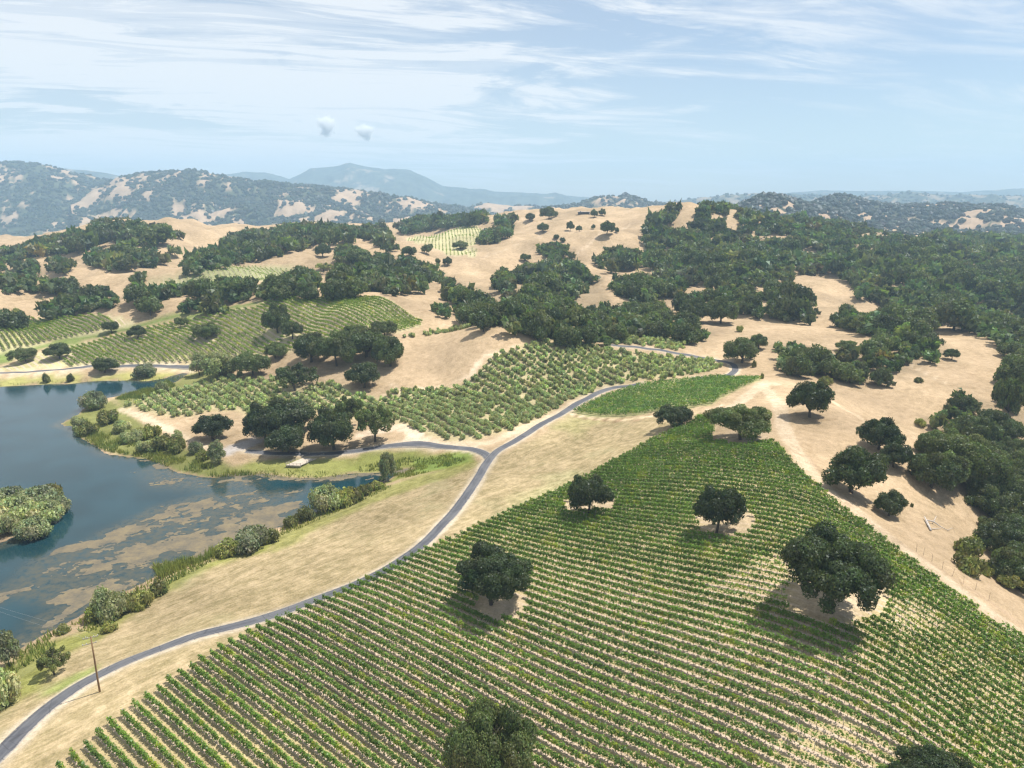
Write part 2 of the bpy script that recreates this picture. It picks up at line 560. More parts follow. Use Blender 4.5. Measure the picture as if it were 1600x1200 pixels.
lake = np.array([at_z(u, v, 0) for u, v in LAKE_PX], float)
isle = np.array([at_z(u, v, 0) for u, v in ISLE_PX], float)
lake = spline(np.vstack([lake, lake[:1]]), 3)[:-1]
near = (GX > lake[:, 0].min() - 40) & (GX < lake[:, 0].max() + 40) & (GY > lake[:, 1].min() - 40) & (GY < lake[:, 1].max() + 40)
LD = np.full(GX.shape, 1e3)
LD[near] = sdf(lake, GX[near], GY[near])
LD[near] = np.maximum(LD[near], -sdf(isle, GX[near], GY[near]))
LD[near] += (fbm(GX[near] / 5, GY[near] / 5, 77, 3) - .5) * 1.6
shore = sstep(LD, 0, 22)
bank = np.maximum(GZ, .4) * (.10 + .9 * shore) * sstep(LD, -2, 6) + .04 * np.minimum(LD, 8)
GZ = np.where(LD > 22, GZ, np.where(LD > 0, bank + (GZ - bank) * shore, np.maximum(LD * .22, -2.0)))


def ground_z(X, Y):
    a = np.arctan2(X, Y)
    b = np.log(np.maximum(np.hypot(X, Y), 12.1))
    i = np.clip(np.searchsorted(AX, a) - 1, 0, len(AX) - 2)
    j = np.clip(np.searchsorted(BX, b) - 1, 0, len(BX) - 2)
    fa = np.clip((a - AX[i]) / (AX[i + 1] - AX[i]), 0, 1)
    fb = np.clip((b - BX[j]) / (BX[j + 1] - BX[j]), 0, 1)
    return (GZ[j, i] * (1 - fa) + GZ[j, i + 1] * fa) * (1 - fb) + (GZ[j + 1, i] * (1 - fa) + GZ[j + 1, i + 1] * fa) * fb


def cast(u, v, rmax=2400):
    """where the view ray through photo pixel (u, v) first meets the ground"""
    u, v = np.atleast_1d(np.asarray(u, float)), np.atleast_1d(np.asarray(v, float))
    a, b, c = pix_dir(u, v)
    hl = np.hypot(a, b)
    rs = np.exp(np.linspace(math.log(20), math.log(rmax), 900))
    t = rs[None, :] / hl[:, None]
    dz = H + c[:, None] * t - ground_z(a[:, None] * t, b[:, None] * t)
    hit = dz < 0
    k = np.where(hit.any(1), hit.argmax(1), len(rs) - 1)
    k = np.maximum(k, 1)
    i = np.arange(len(u))
    d0, d1 = dz[i, k - 1], dz[i, k]
    f = np.where(hit.any(1), np.clip(d0 / (d0 - d1 + 1e-9), 0, 1), 1)
    tt = t[i, k - 1] + (t[i, k] - t[i, k - 1]) * f
    X, Y = a * tt, b * tt
    return X, Y, ground_z(X, Y)


def px_poly(s):
    return np.array([tuple(map(float, q.split(','))) for q in s.split()])


def world_poly(s):
    p = px_poly(s) if isinstance(s, str) else np.asarray(s, float)
    X, Y, _ = cast(p[:, 0], p[:, 1])
    return np.c_[X, Y]


def visible(X, Y, Z, slack=2.0):
    """does the straight line from the camera reach these points over the ground"""
    ok = np.ones(len(X), bool)
    for f in np.linspace(.12, .985, 70):
        ok &= (H + (Z - H) * f) > ground_z(X * f, Y * f) - slack
    return ok

# ------------------------------------------------------------------ regions of the ground, outlined where they lie
TAN, MEADOW, VFLOOR = (.385, .284, .175), (.335, .268, .165), (.42, .335, .18)
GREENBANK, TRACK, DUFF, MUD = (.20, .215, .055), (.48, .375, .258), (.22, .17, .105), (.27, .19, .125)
tint = np.zeros(GX.shape + (3,)) + np.array(TAN)
aux = np.zeros(GX.shape + (3,))
phase = np.zeros(GX.shape)
wob = (fbm(GX / 9, GY / 9, 55, 4) - .5)
wob2 = (fbm(GX / 40, GY / 40, 56, 4) - .5)


def paint(poly, col, feather=2.0, amp=4.0, k=1.0):
    d = sdf_near(poly, GX, GY, feather + amp + 5) + wob * amp * 2
    f = (k * sstep(-d, -feather, feather))[..., None]
    tint[:] = tint * (1 - f) + np.array(col) * f
    return f[..., 0]


def stroke(line, width, col, soft=.8, k=1.0, amp=.6):
    d = line_near(line, GX, GY, width + 12) + wob * amp * 2
    f = (k * (1 - sstep(d, width / 2 - soft / 2, width / 2 + soft)))[..., None]
    tint[:] = tint * (1 - f) + np.array(col) * f


ROAD_PX = "-120,1290 -45,1222 0,1179 35,1143 75,1107 112,1080 150,1058 212,1029 275,1005 337,986 400,970 450,954 500,935 575,905 625,877 662,850 700,811 725,780 750,742 762,722 775,707 800,692 850,661 900,632 930,616 960,606 1000,600"
BRANCH_PX = "764,716 757,709 740,703 725,701 675,696 625,695 587,700 537,707 482,710 430,709 385,705"
CURVE_PX = "1085,591 1120,590 1137,587 1148,580 1147,572 1135,566 1118,563 1090,558 1050,551 1020,546 990,542 955,539"
FAR_ROAD_PX = "-60,586 0,583 60,580 120,575 160,572 200,572 250,572 300,573"
roads = {}
for k, s_, wd in (('road', ROAD_PX, 3.5), ('branch', BRANCH_PX, 3.4), ('curve', CURVE_PX, 3.4), ('far', FAR_ROAD_PX, 3.6)):
    roads[k] = (spline(world_poly(s_), 7), wd)

MEADOW_P = world_poly("-60,1060 40,1010 130,985 200,940 270,900 345,868 420,838 500,808 590,770 650,742 760,715 770,712 800,700 900,650 950,655 1050,648 1100,640 1060,672 940,732 800,800 644,872 485,950 300,1045 106,1190 20,1260 -120,1280")
mown = paint(MEADOW_P, MEADOW, 3, 3)
aux[..., 1] = mown
for s_, c_, fe, am, k_ in (
        ("560,708 640,700 740,706 742,722 700,735 640,745 600,757 585,752 592,742 560,742 540,740", GREENBANK, 2, 2, .95),
        ("400,720 460,716 560,714 560,742 500,748 400,742 340,752 300,745", GREENBANK, 2, 2, .9),
        ("640,712 735,708 735,722 690,735 650,738", (.16, .24, .05), 2, 3, .7),
        ("-60,1110 0,1065 60,1010 130,990 215,935 270,900 345,868 420,845 410,862 330,890 260,925 190,970 150,1000 90,1030 40,1090 -40,1150", GREENBANK, 2.5, 4, .85),
        ("420,845 500,800 600,760 660,742 740,718 745,728 660,760 590,785 500,825 430,860", GREENBANK, 2.5, 3, .7),
        ("95,665 130,640 175,625 200,640 215,660 270,690 330,715 400,740 340,752 270,738 150,700 112,680", (.16, .17, .05), 2, 2, .95),
        ("-80,600 0,590 100,588 210,583 300,575 300,590 250,598 140,600 0,606 -80,610", (.30, .29, .09), 2, 2, .9),
        ("210,600 300,583 330,575 370,590 320,600 250,618 190,640 180,625", (.17, .18, .055), 2, 2, .9),
        ("70,1078 110,1062 145,1045 150,1056 100,1080 60,1090", (.20, .25, .07), 2, 3, .8),
        ("880,640 900,645 940,655 900,680 860,670", (.34, .33, .15), 5, 6, .5),
        ("800,790 830,760 880,740 920,735 880,770 830,790", (.36, .35, .19), 6, 8, .6)):
    paint(world_poly(s_), c_, fe, am, k_)

# woodland floor under the dense oaks: leaf litter and scrub, darker than the grass
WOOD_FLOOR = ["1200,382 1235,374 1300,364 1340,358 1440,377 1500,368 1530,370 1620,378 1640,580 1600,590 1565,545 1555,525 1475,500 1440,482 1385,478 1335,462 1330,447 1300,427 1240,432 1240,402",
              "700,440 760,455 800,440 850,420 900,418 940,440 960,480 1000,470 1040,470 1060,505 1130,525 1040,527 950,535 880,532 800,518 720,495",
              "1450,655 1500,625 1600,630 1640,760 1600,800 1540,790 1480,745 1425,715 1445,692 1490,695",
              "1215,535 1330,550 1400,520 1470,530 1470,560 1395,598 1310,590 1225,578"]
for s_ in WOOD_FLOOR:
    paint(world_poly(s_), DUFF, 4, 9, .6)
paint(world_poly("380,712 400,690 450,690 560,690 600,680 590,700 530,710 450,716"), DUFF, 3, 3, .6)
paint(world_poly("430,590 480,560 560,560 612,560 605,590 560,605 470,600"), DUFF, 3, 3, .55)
# grassy green swale between the two western vineyard slopes
SWALE = world_poly("-60,575 0,569 30,558 60,548 110,538 165,525 225,511 280,498 340,488 400,480 420,470 400,473 340,480 270,493 200,508 150,519 100,530 50,541 0,552 -60,560")
paint(SWALE, (.15, .20, .05), 1.5, 1.5, .95)
VALLEY = (GY > 1450) & (GZ < 5)
vg = vnoise(GX / 260, GY / 140, 91)
for lo, c_ in ((0, (.13, .17, .07)), (.45, (.30, .29, .14)), (.58, (.12, .18, .08)), (.75, (.42, .34, .22))):
    tint[VALLEY & (vg >= lo)] = c_

# ---- vineyard blocks: outline, vanishing column of the rows, spacing
BLOCKS = {
    'A': dict(poly="30,1272 60,1222 106,1188 220,1097 300,1043 400,985 485,948 565,913 644,870 732,832 800,799 877,766 940,732 1032,683 1082,660 1100,651 1118,660 1112,690 1160,700 1207,692 1230,717 1267,755 1312,792 1355,825 1407,867 1450,900 1492,930 1532,960 1597,1002 1670,1052 1670,1272", vp=-600, sp=2.36),
    'B': dict(poly="893,645 915,635 950,618 985,606 1040,597 1100,592 1180,590 1190,594 1165,603 1130,620 1112,632 1060,640 1000,648 960,652 915,651", vp=-700, sp=2.0),
    'C': dict(poly="-40,590 0,575 30,563 65,553 115,542 170,528 230,513 285,501 345,491 400,482 420,469 500,466 590,463 612,472 635,490 660,503 655,510 628,518 560,522 500,535 450,548 420,551 372,557 330,560 285,567 200,569 140,570 60,576 0,581 -40,584", vp=-430, sp=3.2),
    'E': dict(poly="-60,555 0,512 50,498 100,493 170,494 205,502 222,506 190,512 150,518 100,529 50,540 0,551", vp=-430, sp=3.2),
    'D': dict(poly="634,373 660,368 700,361 745,354 757,360 752,372 732,385 746,392 744,402 700,400 690,392 670,383 648,380", vp=690, sp=4.4),
    'P': dict(poly="230,441 300,428 340,419 400,416 460,420 465,432 420,438 340,446 260,450", vp=100, sp=4.6),
}
CLEARINGS = ["1196,930 1212,975 1260,990 1340,994 1382,985 1408,955 1408,922 1385,905 1300,890 1230,905", "1068,808 1083,846 1150,848 1180,840 1192,815 1180,798 1120,793",
             "868,786 880,808 905,800 965,806 978,782 920,774", "1106,682 1113,695 1165,700 1208,692 1212,672 1160,660", "790,925 832,922 834,962 800,978 760,975 730,955 735,935",
             "700,1182 740,1165 830,1158 848,1200 830,1235 690,1235"]
clear_w = [(lambda p: p.mean(0) + (p - p.mean(0)) * .76)(world_poly(s_)) for s_ in CLEARINGS]
SPARSE = [(world_poly("1185,880 1335,868 1335,940 1195,945 1100,925"), .58), (world_poly("1230,1140 1330,1125 1420,1190 1340,1240 1180,1210"), .68), (world_poly("1385,955 1440,940 1480,985 1400,1000"), .55),
          (world_poly("1110,655 1125,640 1130,690 1112,695"), .8)]
for k, b in BLOCKS.items():
    b['w'] = world_poly(b['poly'])
    dv = np.array([(b['vp'] - 800) / F, 1.0337])
    b['d'] = dv / np.linalg.norm(dv)
    b['n'] = np.array([-b['d'][1], b['d'][0]]) if b['d'][0] > 0 else np.array([b['d'][1], -b['d'][0]])
    if b['n'][1] < 0:
        b['n'] = -b['n']
    col = {'B': (.30, .30, .12), 'P': (.30, .30, .15), 'D': (.44, .40, .22), 'C': (.42, .385, .19), 'E': (.42, .385, .19)}.get(k, VFLOOR)
    f = paint(b['w'], col, 1.2, .8)
    m = f > 0
    phase[m] = ((GX * b['n'][0] + GY * b['n'][1]) / b['sp'])[m]
    aux[..., 0] = np.where(m, f * (1.0 if k in 'ACE' else .4), aux[..., 0])
    aux[..., 1] *= 1 - f
for cp in clear_w:
    d = sdf_near(cp, GX, GY, 14) + wob * 7
    f = sstep(-d, -1.5, 2.5) * .8
    tint[:] = tint * (1 - f[..., None]) + np.array((.44, .34, .225)) * f[..., None]
    aux[..., 0] *= 1 - f

for s_ in ('588,630 622,608 700,608 740,592 762,572 768,555 800,546 850,533 920,540 1000,552 1060,560 1112,565 1127,575 1100,583 1040,592 985,597 940,606 893,624 850,649 800,671 745,688 700,687 660,675 630,667 602,652', '192,634 250,614 300,602 345,590 372,586 430,592 470,600 520,600 600,625 590,652 560,655 470,640 420,655 390,652 370,640 330,642 290,652 240,646'):
    paint(world_poly(s_), (.37, .33, .18), 2, 3, .7)
# ---- dirt roads, tracks and shoulders
for s_, wd, c_, k_ in (
        ("1100,660 1150,632 1185,606 1200,598 1212,600", 5.5, TRACK, .8),
        ("1190,600 1215,628 1222,650 1225,672 1250,712 1285,755 1340,800 1400,848 1450,885 1520,938 1600,998 1680,1060", 4.6, TRACK, .9),
        ("1262,712 1310,770 1380,830 1470,890 1560,950 1640,1010", .5, (.36, .26, .17), .7),
        ("1240,712 1290,765 1352,812 1440,882 1520,945 1600,1008", .5, (.40, .30, .20), .5),
        ("890,646 915,652 960,656 1000,653 1050,648 1110,640 1130,632", 1.3, (.62, .48, .34), .9),
        ("888,648 915,654 960,658 1000,656", .5, (.26, .17, .11), .8),
        ("600,618 660,608 700,602 735,588 742,575 755,560 780,552 805,546", 3.0, (.60, .47, .33), .75),
        ("610,600 632,612 660,606", 1.4, (.58, .46, .33), .6),
        ("190,640 215,648 250,665 300,690 345,705 380,700", 4.5, (.56, .45, .32), .75),
        ("395,690 370,700 350,706", 9, (.36, .34, .33), .8),
        ("640,680 690,695 740,692 770,690 850,655 930,612", 4, (.52, .42, .29), .7),
        ("-60,590 40,586 120,582 300,580", 5, (.52, .42, .28), .7),
        ("1060,560 1085,552 1095,541", .8, (.36, .28, .19), .7),
        ("1362,545 1330,515 1290,490 1262,468", .8, (.40, .31, .2), .5),
        ("1560,545 1545,535 1545,520 1480,505", 1.2, (.40, .31, .2), .6),
        ("1440,715 1385,680 1340,650 1290,620", 1.2, (.60, .47, .33), .5),
        ("1480,600 1430,575 1420,565", 1.2, (.58, .46, .33), .5),
        ("690,395 720,402 760,400 800,385 850,368 905,350", 4, (.44, .34, .23), .6),
        ("900,398 930,372 985,350", 3, (.56, .44, .31), .5),
        ("565,680 620,668 650,676 640,690", 6, (.60, .48, .36), .7)):
    ln = spline(world_poly(s_), 6)
    stroke(ln, wd, c_, .9, k_)
for k, (ln, wd) in roads.items():
    stroke(ln, wd + 1.7, (.50, .42, .315), 1.0, .8, 1.0)
    d = line_near(ln, GX, GY, 20)
    aux[..., 1] *= sstep(d, wd / 2 + .8, wd / 2 + 3)
# wet rim and lake bed
mud = sstep(-LD, -1.8, .3)
tint = tint * (1 - mud[..., None]) + np.array(MUD) * mud[..., None]
aux[..., :2] *= (1 - mud)[..., None]
tint *= (1 + wob2 * .55)[..., None] * np.array([1, 1 + .0, 1])

# ---- the one ground sheet
nj, ni = GX.shape
idx = np.arange(nj * ni).reshape(nj, ni)
faces = np.stack([idx[:-1, :-1], idx[:-1, 1:], idx[1:, 1:], idx[1:, :-1]], -1).reshape(-1, 4)
one = np.ones(nj * ni)
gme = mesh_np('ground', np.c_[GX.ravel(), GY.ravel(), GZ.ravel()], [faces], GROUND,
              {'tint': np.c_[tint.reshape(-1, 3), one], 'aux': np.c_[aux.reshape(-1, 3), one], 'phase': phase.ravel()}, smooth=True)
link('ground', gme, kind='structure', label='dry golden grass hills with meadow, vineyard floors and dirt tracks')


# ---- paved roads as ribbons draped over the ground
def asphalt():
    m, n = new_mat('asphalt')
    pos = n.n('ShaderNodeNewGeometry').outputs['Position']
    u = n.n('ShaderNodeAttribute', attribute_name='across').outputs['Fac']
    f = n.math('ADD', n.math('MULTIPLY', n.noise(pos, .25, 4, .6), .5), n.math('MULTIPLY', n.noise(pos, 3.0, 4, .7), .5))
    c = n.ramp(f, [(.3, (.050, .052, .062, 1)), (.7, (.095, .097, .107, 1))])
    wheel = n.math('MULTIPLY', n.smooth(n.math('ABSOLUTE', n.math('SUBTRACT', n.math('ABSOLUTE', u), .48)), .24, .05), .35)
    c = n.mix(wheel, c, (.14, .14, .148, 1))
    edge = n.smooth(n.math('ADD', n.math('ABSOLUTE', u), n.math('MULTIPLY', n.math('SUBTRACT', n.noise(pos, .9, 5, .75), .5), .55)), .80, 1.02)
    c = n.mix(n.math('MULTIPLY', edge, .75), c, (.42, .37, .30, 1))
    old = n.smooth(n.noise(n.n('ShaderNodeMapping', {'Vector': pos, 'Scale': (.06, .06, 1)}).outputs[0], 1.0, 3, .6), .50, .58)
    c = n.mix(n.math('MULTIPLY', old, .35), c, (.15, .148, .15, 1))
    crack = n.n('ShaderNodeTexVoronoi', {'Vector': pos, 'Scale': .16}, feature='DISTANCE_TO_EDGE').outputs['Distance']
    c = n.mix(n.math('MULTIPLY', n.smooth(crack, .012, .002), .55), c, (.035, .035, .04, 1))
    b = n.n('ShaderNodeBsdfPrincipled', {'Base Color': c, 'Roughness': .85})
    out(n, b.outputs[0])
    return m


ASPHALT = asphalt()


def resample(line, step):
    seg = np.hypot(*np.diff(line, axis=0).T)
    s_ = np.r_[0, np.cumsum(seg)]
    t = np.linspace(0, s_[-1], max(int(s_[-1] / step), 2))
    return np.c_[np.interp(t, s_, line[:, 0]), np.interp(t, s_, line[:, 1])]


def ribbon(name, line, width, mat, lift, **kw):
    p = resample(line, 1.0)
    t = np.gradient(p, axis=0)
    t /= np.linalg.norm(t, axis=1)[:, None] + 1e-9
    nn = np.c_[-t[:, 1], t[:, 0]]
    us = np.array([-1.12, -1, -.5, 0, .5, 1, 1.12])
    X = p[:, 0:1] + nn[:, 0:1] * us * width / 2
    Y = p[:, 1:2] + nn[:, 1:2] * us * width / 2
    zc = ground_z(p[:, 0], p[:, 1])
    Z = np.maximum(ground_z(X, Y), (zc - .05)[:, None]) * .5 + ground_z(X, Y) * .5
    Z = Z + lift
    Z[:, 0] -= .5
    Z[:, -1] -= .5
    k = len(us)
    ii = np.arange(len(p) * k).reshape(-1, k)
    q = np.stack([ii[:-1, :-1], ii[:-1, 1:], ii[1:, 1:], ii[1:, :-1]], -1).reshape(-1, 4)
    me = mesh_np(name, np.c_[X.ravel(), Y.ravel(), Z.ravel()], [q], mat, {'across': np.tile(us, len(p))}, smooth=True)
    return link(name, me, **kw)


ribbon('road', roads['road'][0], roads['road'][1], ASPHALT, .14, kind='structure', label='narrow paved road curving between the meadow and the vineyard')
ribbon('road', roads['branch'][0], roads['branch'][1], ASPHALT, .135, kind='structure', label='paved side road leading to the dock under the oaks')
ribbon('road', roads['curve'][0], roads['curve'][1], ASPHALT, .14, kind='structure', label='paved bend between orchard corner and tan saddle')
ribbon('road', roads['far'][0], roads['far'][1], ASPHALT, .16, kind='structure', label='paved road along the far lake shore')


# ------------------------------------------------------------------ lake
def water_material():
    m, n = new_mat('lake_water')
    pos = n.n('ShaderNodeNewGeometry').outputs['Position']
    weed = n.n('ShaderNodeAttribute', attribute_name='weed').outputs['Fac']
    w1 = n.noise(n.n('ShaderNodeMapping', {'Vector': pos, 'Rotation': (0, 0, .5), 'Scale': (.9, 2.2, 1)}).outputs[0], .55, 4, .6)
    w2 = n.noise(pos, .05, 3, .5)
    deep = n.mix(n.smooth(w2, .35, .65), (.008, .032, .040, 1), (.012, .044, .056, 1))
    c = n.mix(n.math('MULTIPLY', weed, n.smooth(n.noise(pos, .5, 6, .65), .30, .62)), deep, (.060, .062, .044, 1))
    bmp = n.n('ShaderNodeBump', {'Height': w1, 'Strength': .10, 'Distance': .22})
    b = n.n('ShaderNodeBsdfPrincipled', {'Base Color': c, 'Roughness': .06, 'IOR': 1.333, 'Normal': bmp.outputs[0]})
    out(n, b.outputs[0])
    return m


x0, y0, x1, y1 = lake[:, 0].min() - 6, lake[:, 1].min() - 6, lake[:, 0].max() + 6, lake[:, 1].max() + 6
x0 = max(x0, -330)
wx, wy = np.meshgrid(np.arange(x0, x1, 1.6), np.arange(y0, y1, 1.6))
MATS = ["-60,930 0,920 32,905 57,876 105,858 160,840 160,833 185,822 217,808 240,795 275,785 325,772 400,766 428,771 428,792 445,788 470,790 452,812 420,838 345,864 270,890 205,925 150,945 110,975 60,1000 40,1000 55,970 100,945 75,942 40,928 0,938 -60,950",
        "232,735 262,740 300,743 335,750 362,745 400,748 400,760 340,762 300,760 250,757", "20,1000 60,985 60,1003 30,1012", "430,768 465,768 452,778 432,778", "-60,862 0,848 38,836 40,843 0,856 -60,872",
        "395,738 430,745 470,752 520,752 560,745 545,738 480,742 420,730", "88,664 118,650 125,662 110,672"]
mats_w = [np.array([at_z(u, v, 0) for u, v in px_poly(s_)], float) for s_ in MATS]
MATK = [1, .55, 1, .8, 1.6, 1.7, 1.4]


def mat_field(X, Y):
    f = np.full(X.shape, -9.0)
    for p, k in zip(mats_w, MATK):
        f = np.maximum(f, np.clip(-sdf_near(p, X, Y, 12) / 3.2, -3, 1.0) * k)
    return f


MF = mat_field(wx, wy)
near_shore = sdf(lake, wx, wy)
weed = np.clip(sstep(MF, -1.6, .6) + .8 * sstep(near_shore, -5, -.5), 0, 1)
q = np.arange(wx.size).reshape(wx.shape)
wf = np.stack([q[:-1, :-1], q[:-1, 1:], q[1:, 1:], q[1:, :-1]], -1).reshape(-1, 4)
keep = (near_shore.ravel()[wf] < 4).any(1)
link('water', mesh_np('water', np.c_[wx.ravel(), wy.ravel(), np.zeros(wx.size)], [wf[keep]], water_material(), {'weed': weed.ravel()}, smooth=True),
     kind='structure', label='dark blue green lake with weed below the surface')


def algae():
    """floating mats: the outline is where a noisy field crosses zero, so edges stay ragged down to decimetres"""
    m, n = new_mat('algae_mat')
    pos = n.n('ShaderNodeNewGeometry').outputs['Position']
    f = n.noise(pos, .22, 6, .65)
    f = n.math('ADD', n.math('MULTIPLY', f, .6), n.math('MULTIPLY', n.noise(pos, 1.3, 5, .7), .4))
    c = n.ramp(f, [(.30, (.05, .054, .042, 1)), (.70, (.215, .175, .085, 1)), (.42, (.098, .086, .06, 1)), (.54, (.16, .126, .073, 1))])
    out(n, n.n('ShaderNodeBsdfPrincipled', {'Base Color': c, 'Roughness': .8}).outputs[0])
    st = .42
    gx, gy = np.meshgrid(np.arange(max(x0, -150), x1, st), np.arange(y0, y1, st))
    f0 = mat_field(gx, gy)
    sh = sdf_near(lake, gx, gy, 10)
    fringe = np.clip(1 - np.abs(sh + 1.0) / 2.6, -3, 1) * .55 - .08
    a = math.radians(-35)
    sx, sy = gx * math.cos(a) - gy * math.sin(a), gx * math.sin(a) + gy * math.cos(a)
    nz = .62 * (fbm(sx / 22, sy / 9, 5, 6, .66) - .5) + .38 * (fbm(gx / 5, gy / 5, 8, 5, .7) - .5)
    fld = np.maximum(f0 * .75, fringe) + nz * 5.2 - .52
    fld = np.where((f0 < -2.5) & (fringe < -.9), -1, fld)
    fld = np.where(sh > 1.0, -1, fld)
    V, T, ids = [], [], {}
    A = fld > 0
    any_ = A[:-1, :-1] | A[:-1, 1:] | A[1:, :-1] | A[1:, 1:]
    all_ = A[:-1, :-1] & A[:-1, 1:] & A[1:, :-1] & A[1:, 1:]

    def vid(key, x, y):
        k = ids.get(key)
        if k is None:
            k = ids[key] = len(V)
            V.append((x, y, .025))
        return k
    for j, i in np.argwhere(any_):
        cs = ((j, i), (j, i + 1), (j + 1, i + 1), (j + 1, i))
        ring = []
        if all_[j, i]:
            ring = [vid(c, gx[c], gy[c]) for c in cs]
        else:
            for a_, b_ in zip(cs, cs[1:] + cs[:1]):
                if fld[a_] > 0:
                    ring.append(vid(a_, gx[a_], gy[a_]))
                if (fld[a_] > 0) != (fld[b_] > 0):
                    t = fld[a_] / (fld[a_] - fld[b_])
                    ring.append(vid((min(a_, b_), max(a_, b_)), gx[a_] + (gx[b_] - gx[a_]) * t, gy[a_] + (gy[b_] - gy[a_]) * t))
        for k in range(1, len(ring) - 1):
            T.append((ring[0], ring[k], ring[k + 1]))
    link('algae_mat', mesh_np('algae_mat', np.array(V), [np.array(T)], m), kind='stuff', label='brownish floating algae and pondweed mats on the lake')


algae()

# ------------------------------------------------------------------ distant ranges
def hill(name, label, crest, D, df, db, base, amp, seed, n_trees, cover, cols, da=.16):
    """a range of hills: its crest follows the skyline at distance D, spurs and gullies run down the near side"""
    c = np.array([tuple(map(float, q_.split(','))) for q_ in crest.split()])
    a_, b_, c_ = pix_dir(c[:, 0], c[:, 1])
    ang = np.arctan2(a_, b_)
    hz = H + c_ / np.hypot(a_, b_) * (D / np.cos(ang))
    A = np.arange(ang[0], ang[-1], da * 1.5 * R)
    T = np.r_[np.linspace(0, 1, 40), 1 + np.linspace(.05, 1, 6)]
    crest_z = np.interp(A, ang, hz)
    r0 = D / np.cos(A)

    def surf(a, t, cz, rc):
        r = rc + np.where(t <= 1, (t - 1) * df, (t - 1) * db)
        X, Y = r * np.sin(a), r * np.cos(a)
        prof = np.where(t <= 1, .15 * sstep(t, 0, .45) + .85 * sstep(t, .12, 1.04) ** 1.15, np.cos(np.clip(t - 1, 0, 1) * math.pi / 2) ** 1.3)
        top = base + (cz - base) * prof
        L = df * .42
        ridge = 1 - np.abs(fbm(X / L + 5, Y / (L * 1.3), seed, 5, .55) - .5) * 4
        env = np.clip(np.sin(np.clip(t, 0, 1) * math.pi) ** .8, 0, 1)
        small = (fbm(X / (L * .22), Y / (L * .22), seed + 9, 4) - .5)
        edge = (fbm(X / (L * .10), X * 0 + 3.1, seed + 3, 4) - .5) * amp * .16
        Z = top + (ridge - .35) * amp * env + small * amp * .7 * np.clip(env + .1, 0, 1) + edge * np.clip(1 - np.abs(t - 1) * 4, 0, 1)
        return X, Y, Z, ridge, small
    n_trees = int(n_trees * .72)
    AA_, TT_ = np.meshgrid(A, T)
    X, Y, Z, rg, sm = surf(AA_, TT_, np.broadcast_to(crest_z, AA_.shape), np.broadcast_to(r0, AA_.shape))
    L = df * .42

    def woody(X, Y, rg):
        return fbm(X / (L * .20), Y / (L * .34), seed + 40, 6, .68) + .14 * (.5 - rg) - .5 + (cover - .5)
    wd = woody(X, Y, rg)
    f = sstep(wd, -.01, .05)[..., None]
    scr = sstep(fbm(X / 60, Y / 60, seed + 70, 3), .35, .65)[..., None]
    col = np.array(cols[0]) * (1 - f) + np.array(cols[1]) * f * (.75 + .6 * scr)
    ids = np.arange(X.size).reshape(X.shape)
    fc = np.stack([ids[:-1, :-1], ids[:-1, 1:], ids[1:, 1:], ids[1:, :-1]], -1).reshape(-1, 4)
    me = mesh_np(name, np.c_[X.ravel(), Y.ravel(), Z.ravel()], [fc], HILL, {'tint': np.c_[col.reshape(-1, 3), np.ones(X.size)]}, smooth=True)
    link(name, me, kind='structure', label=label)
    if not n_trees:
        return
    ta = rng.uniform(A[0], A[-1], n_trees * 3)
    tt = 1.03 - rng.uniform(0, 1, n_trees * 3) ** .85 * 1.02
    X, Y, Z, rg, sm = surf(ta, tt, np.interp(ta, ang, hz), D / np.cos(ta))
    k = (woody(X, Y, rg) + rng.normal(0, .055, len(X)) > .0)
    X, Y, Z = X[k][:n_trees], Y[k][:n_trees], Z[k][:n_trees]
    s_ = rng.uniform(4.6, 9.6, len(X)) * (1 + D / 9000)
    blobs('distant_woodland', X, Y, Z, s_, 'oak woods scattered over the ' + label)


def dome_unit():
    V = [(math.cos(t) * 1.0, math.sin(t) * 1.0, .05) for t in np.linspace(0, 2 * math.pi, 6)[:-1]]
    V += [(math.cos(t + .6) * .86, math.sin(t + .6) * .86, .85) for t in np.linspace(0, 2 * math.pi, 6)[:-1]]
    V += [(0, 0, 1.35)]
    T = []
    for i in range(5):
        j = (i + 1) % 5
        T += [(i, j, 5 + i), (j, 5 + j, 5 + i), (5 + i, 5 + j, 10)]
    return np.array(V), np.array(T)


def blobs(name, X, Y, Z, s_, label):
    V, T = dome_unit()
    n = len(X)
    P = V[None] * (1 + rng.normal(0, .16, (n, len(V), 3)))
    P = P * s_[:, None, None] * np.array([1, 1, .82]) + np.c_[X, Y, Z - s_ * .12][:, None, :]
    Tn = (T[None] + (np.arange(n) * len(V))[:, None, None]).reshape(-1, 3)
    c_ = rng.uniform(.75, 1.35, n)[:, None] * np.array([1, 1, 1]) * (1 + rng.normal(0, .08, (n, 3)))
    col = np.c_[np.repeat(c_, len(V), 0), np.ones(n * len(V))]
    link(name, mesh_np(name, P.reshape(-1, 3), [Tn], FAR_LEAF, {'tint': col}, smooth=False), kind='stuff', label=label)


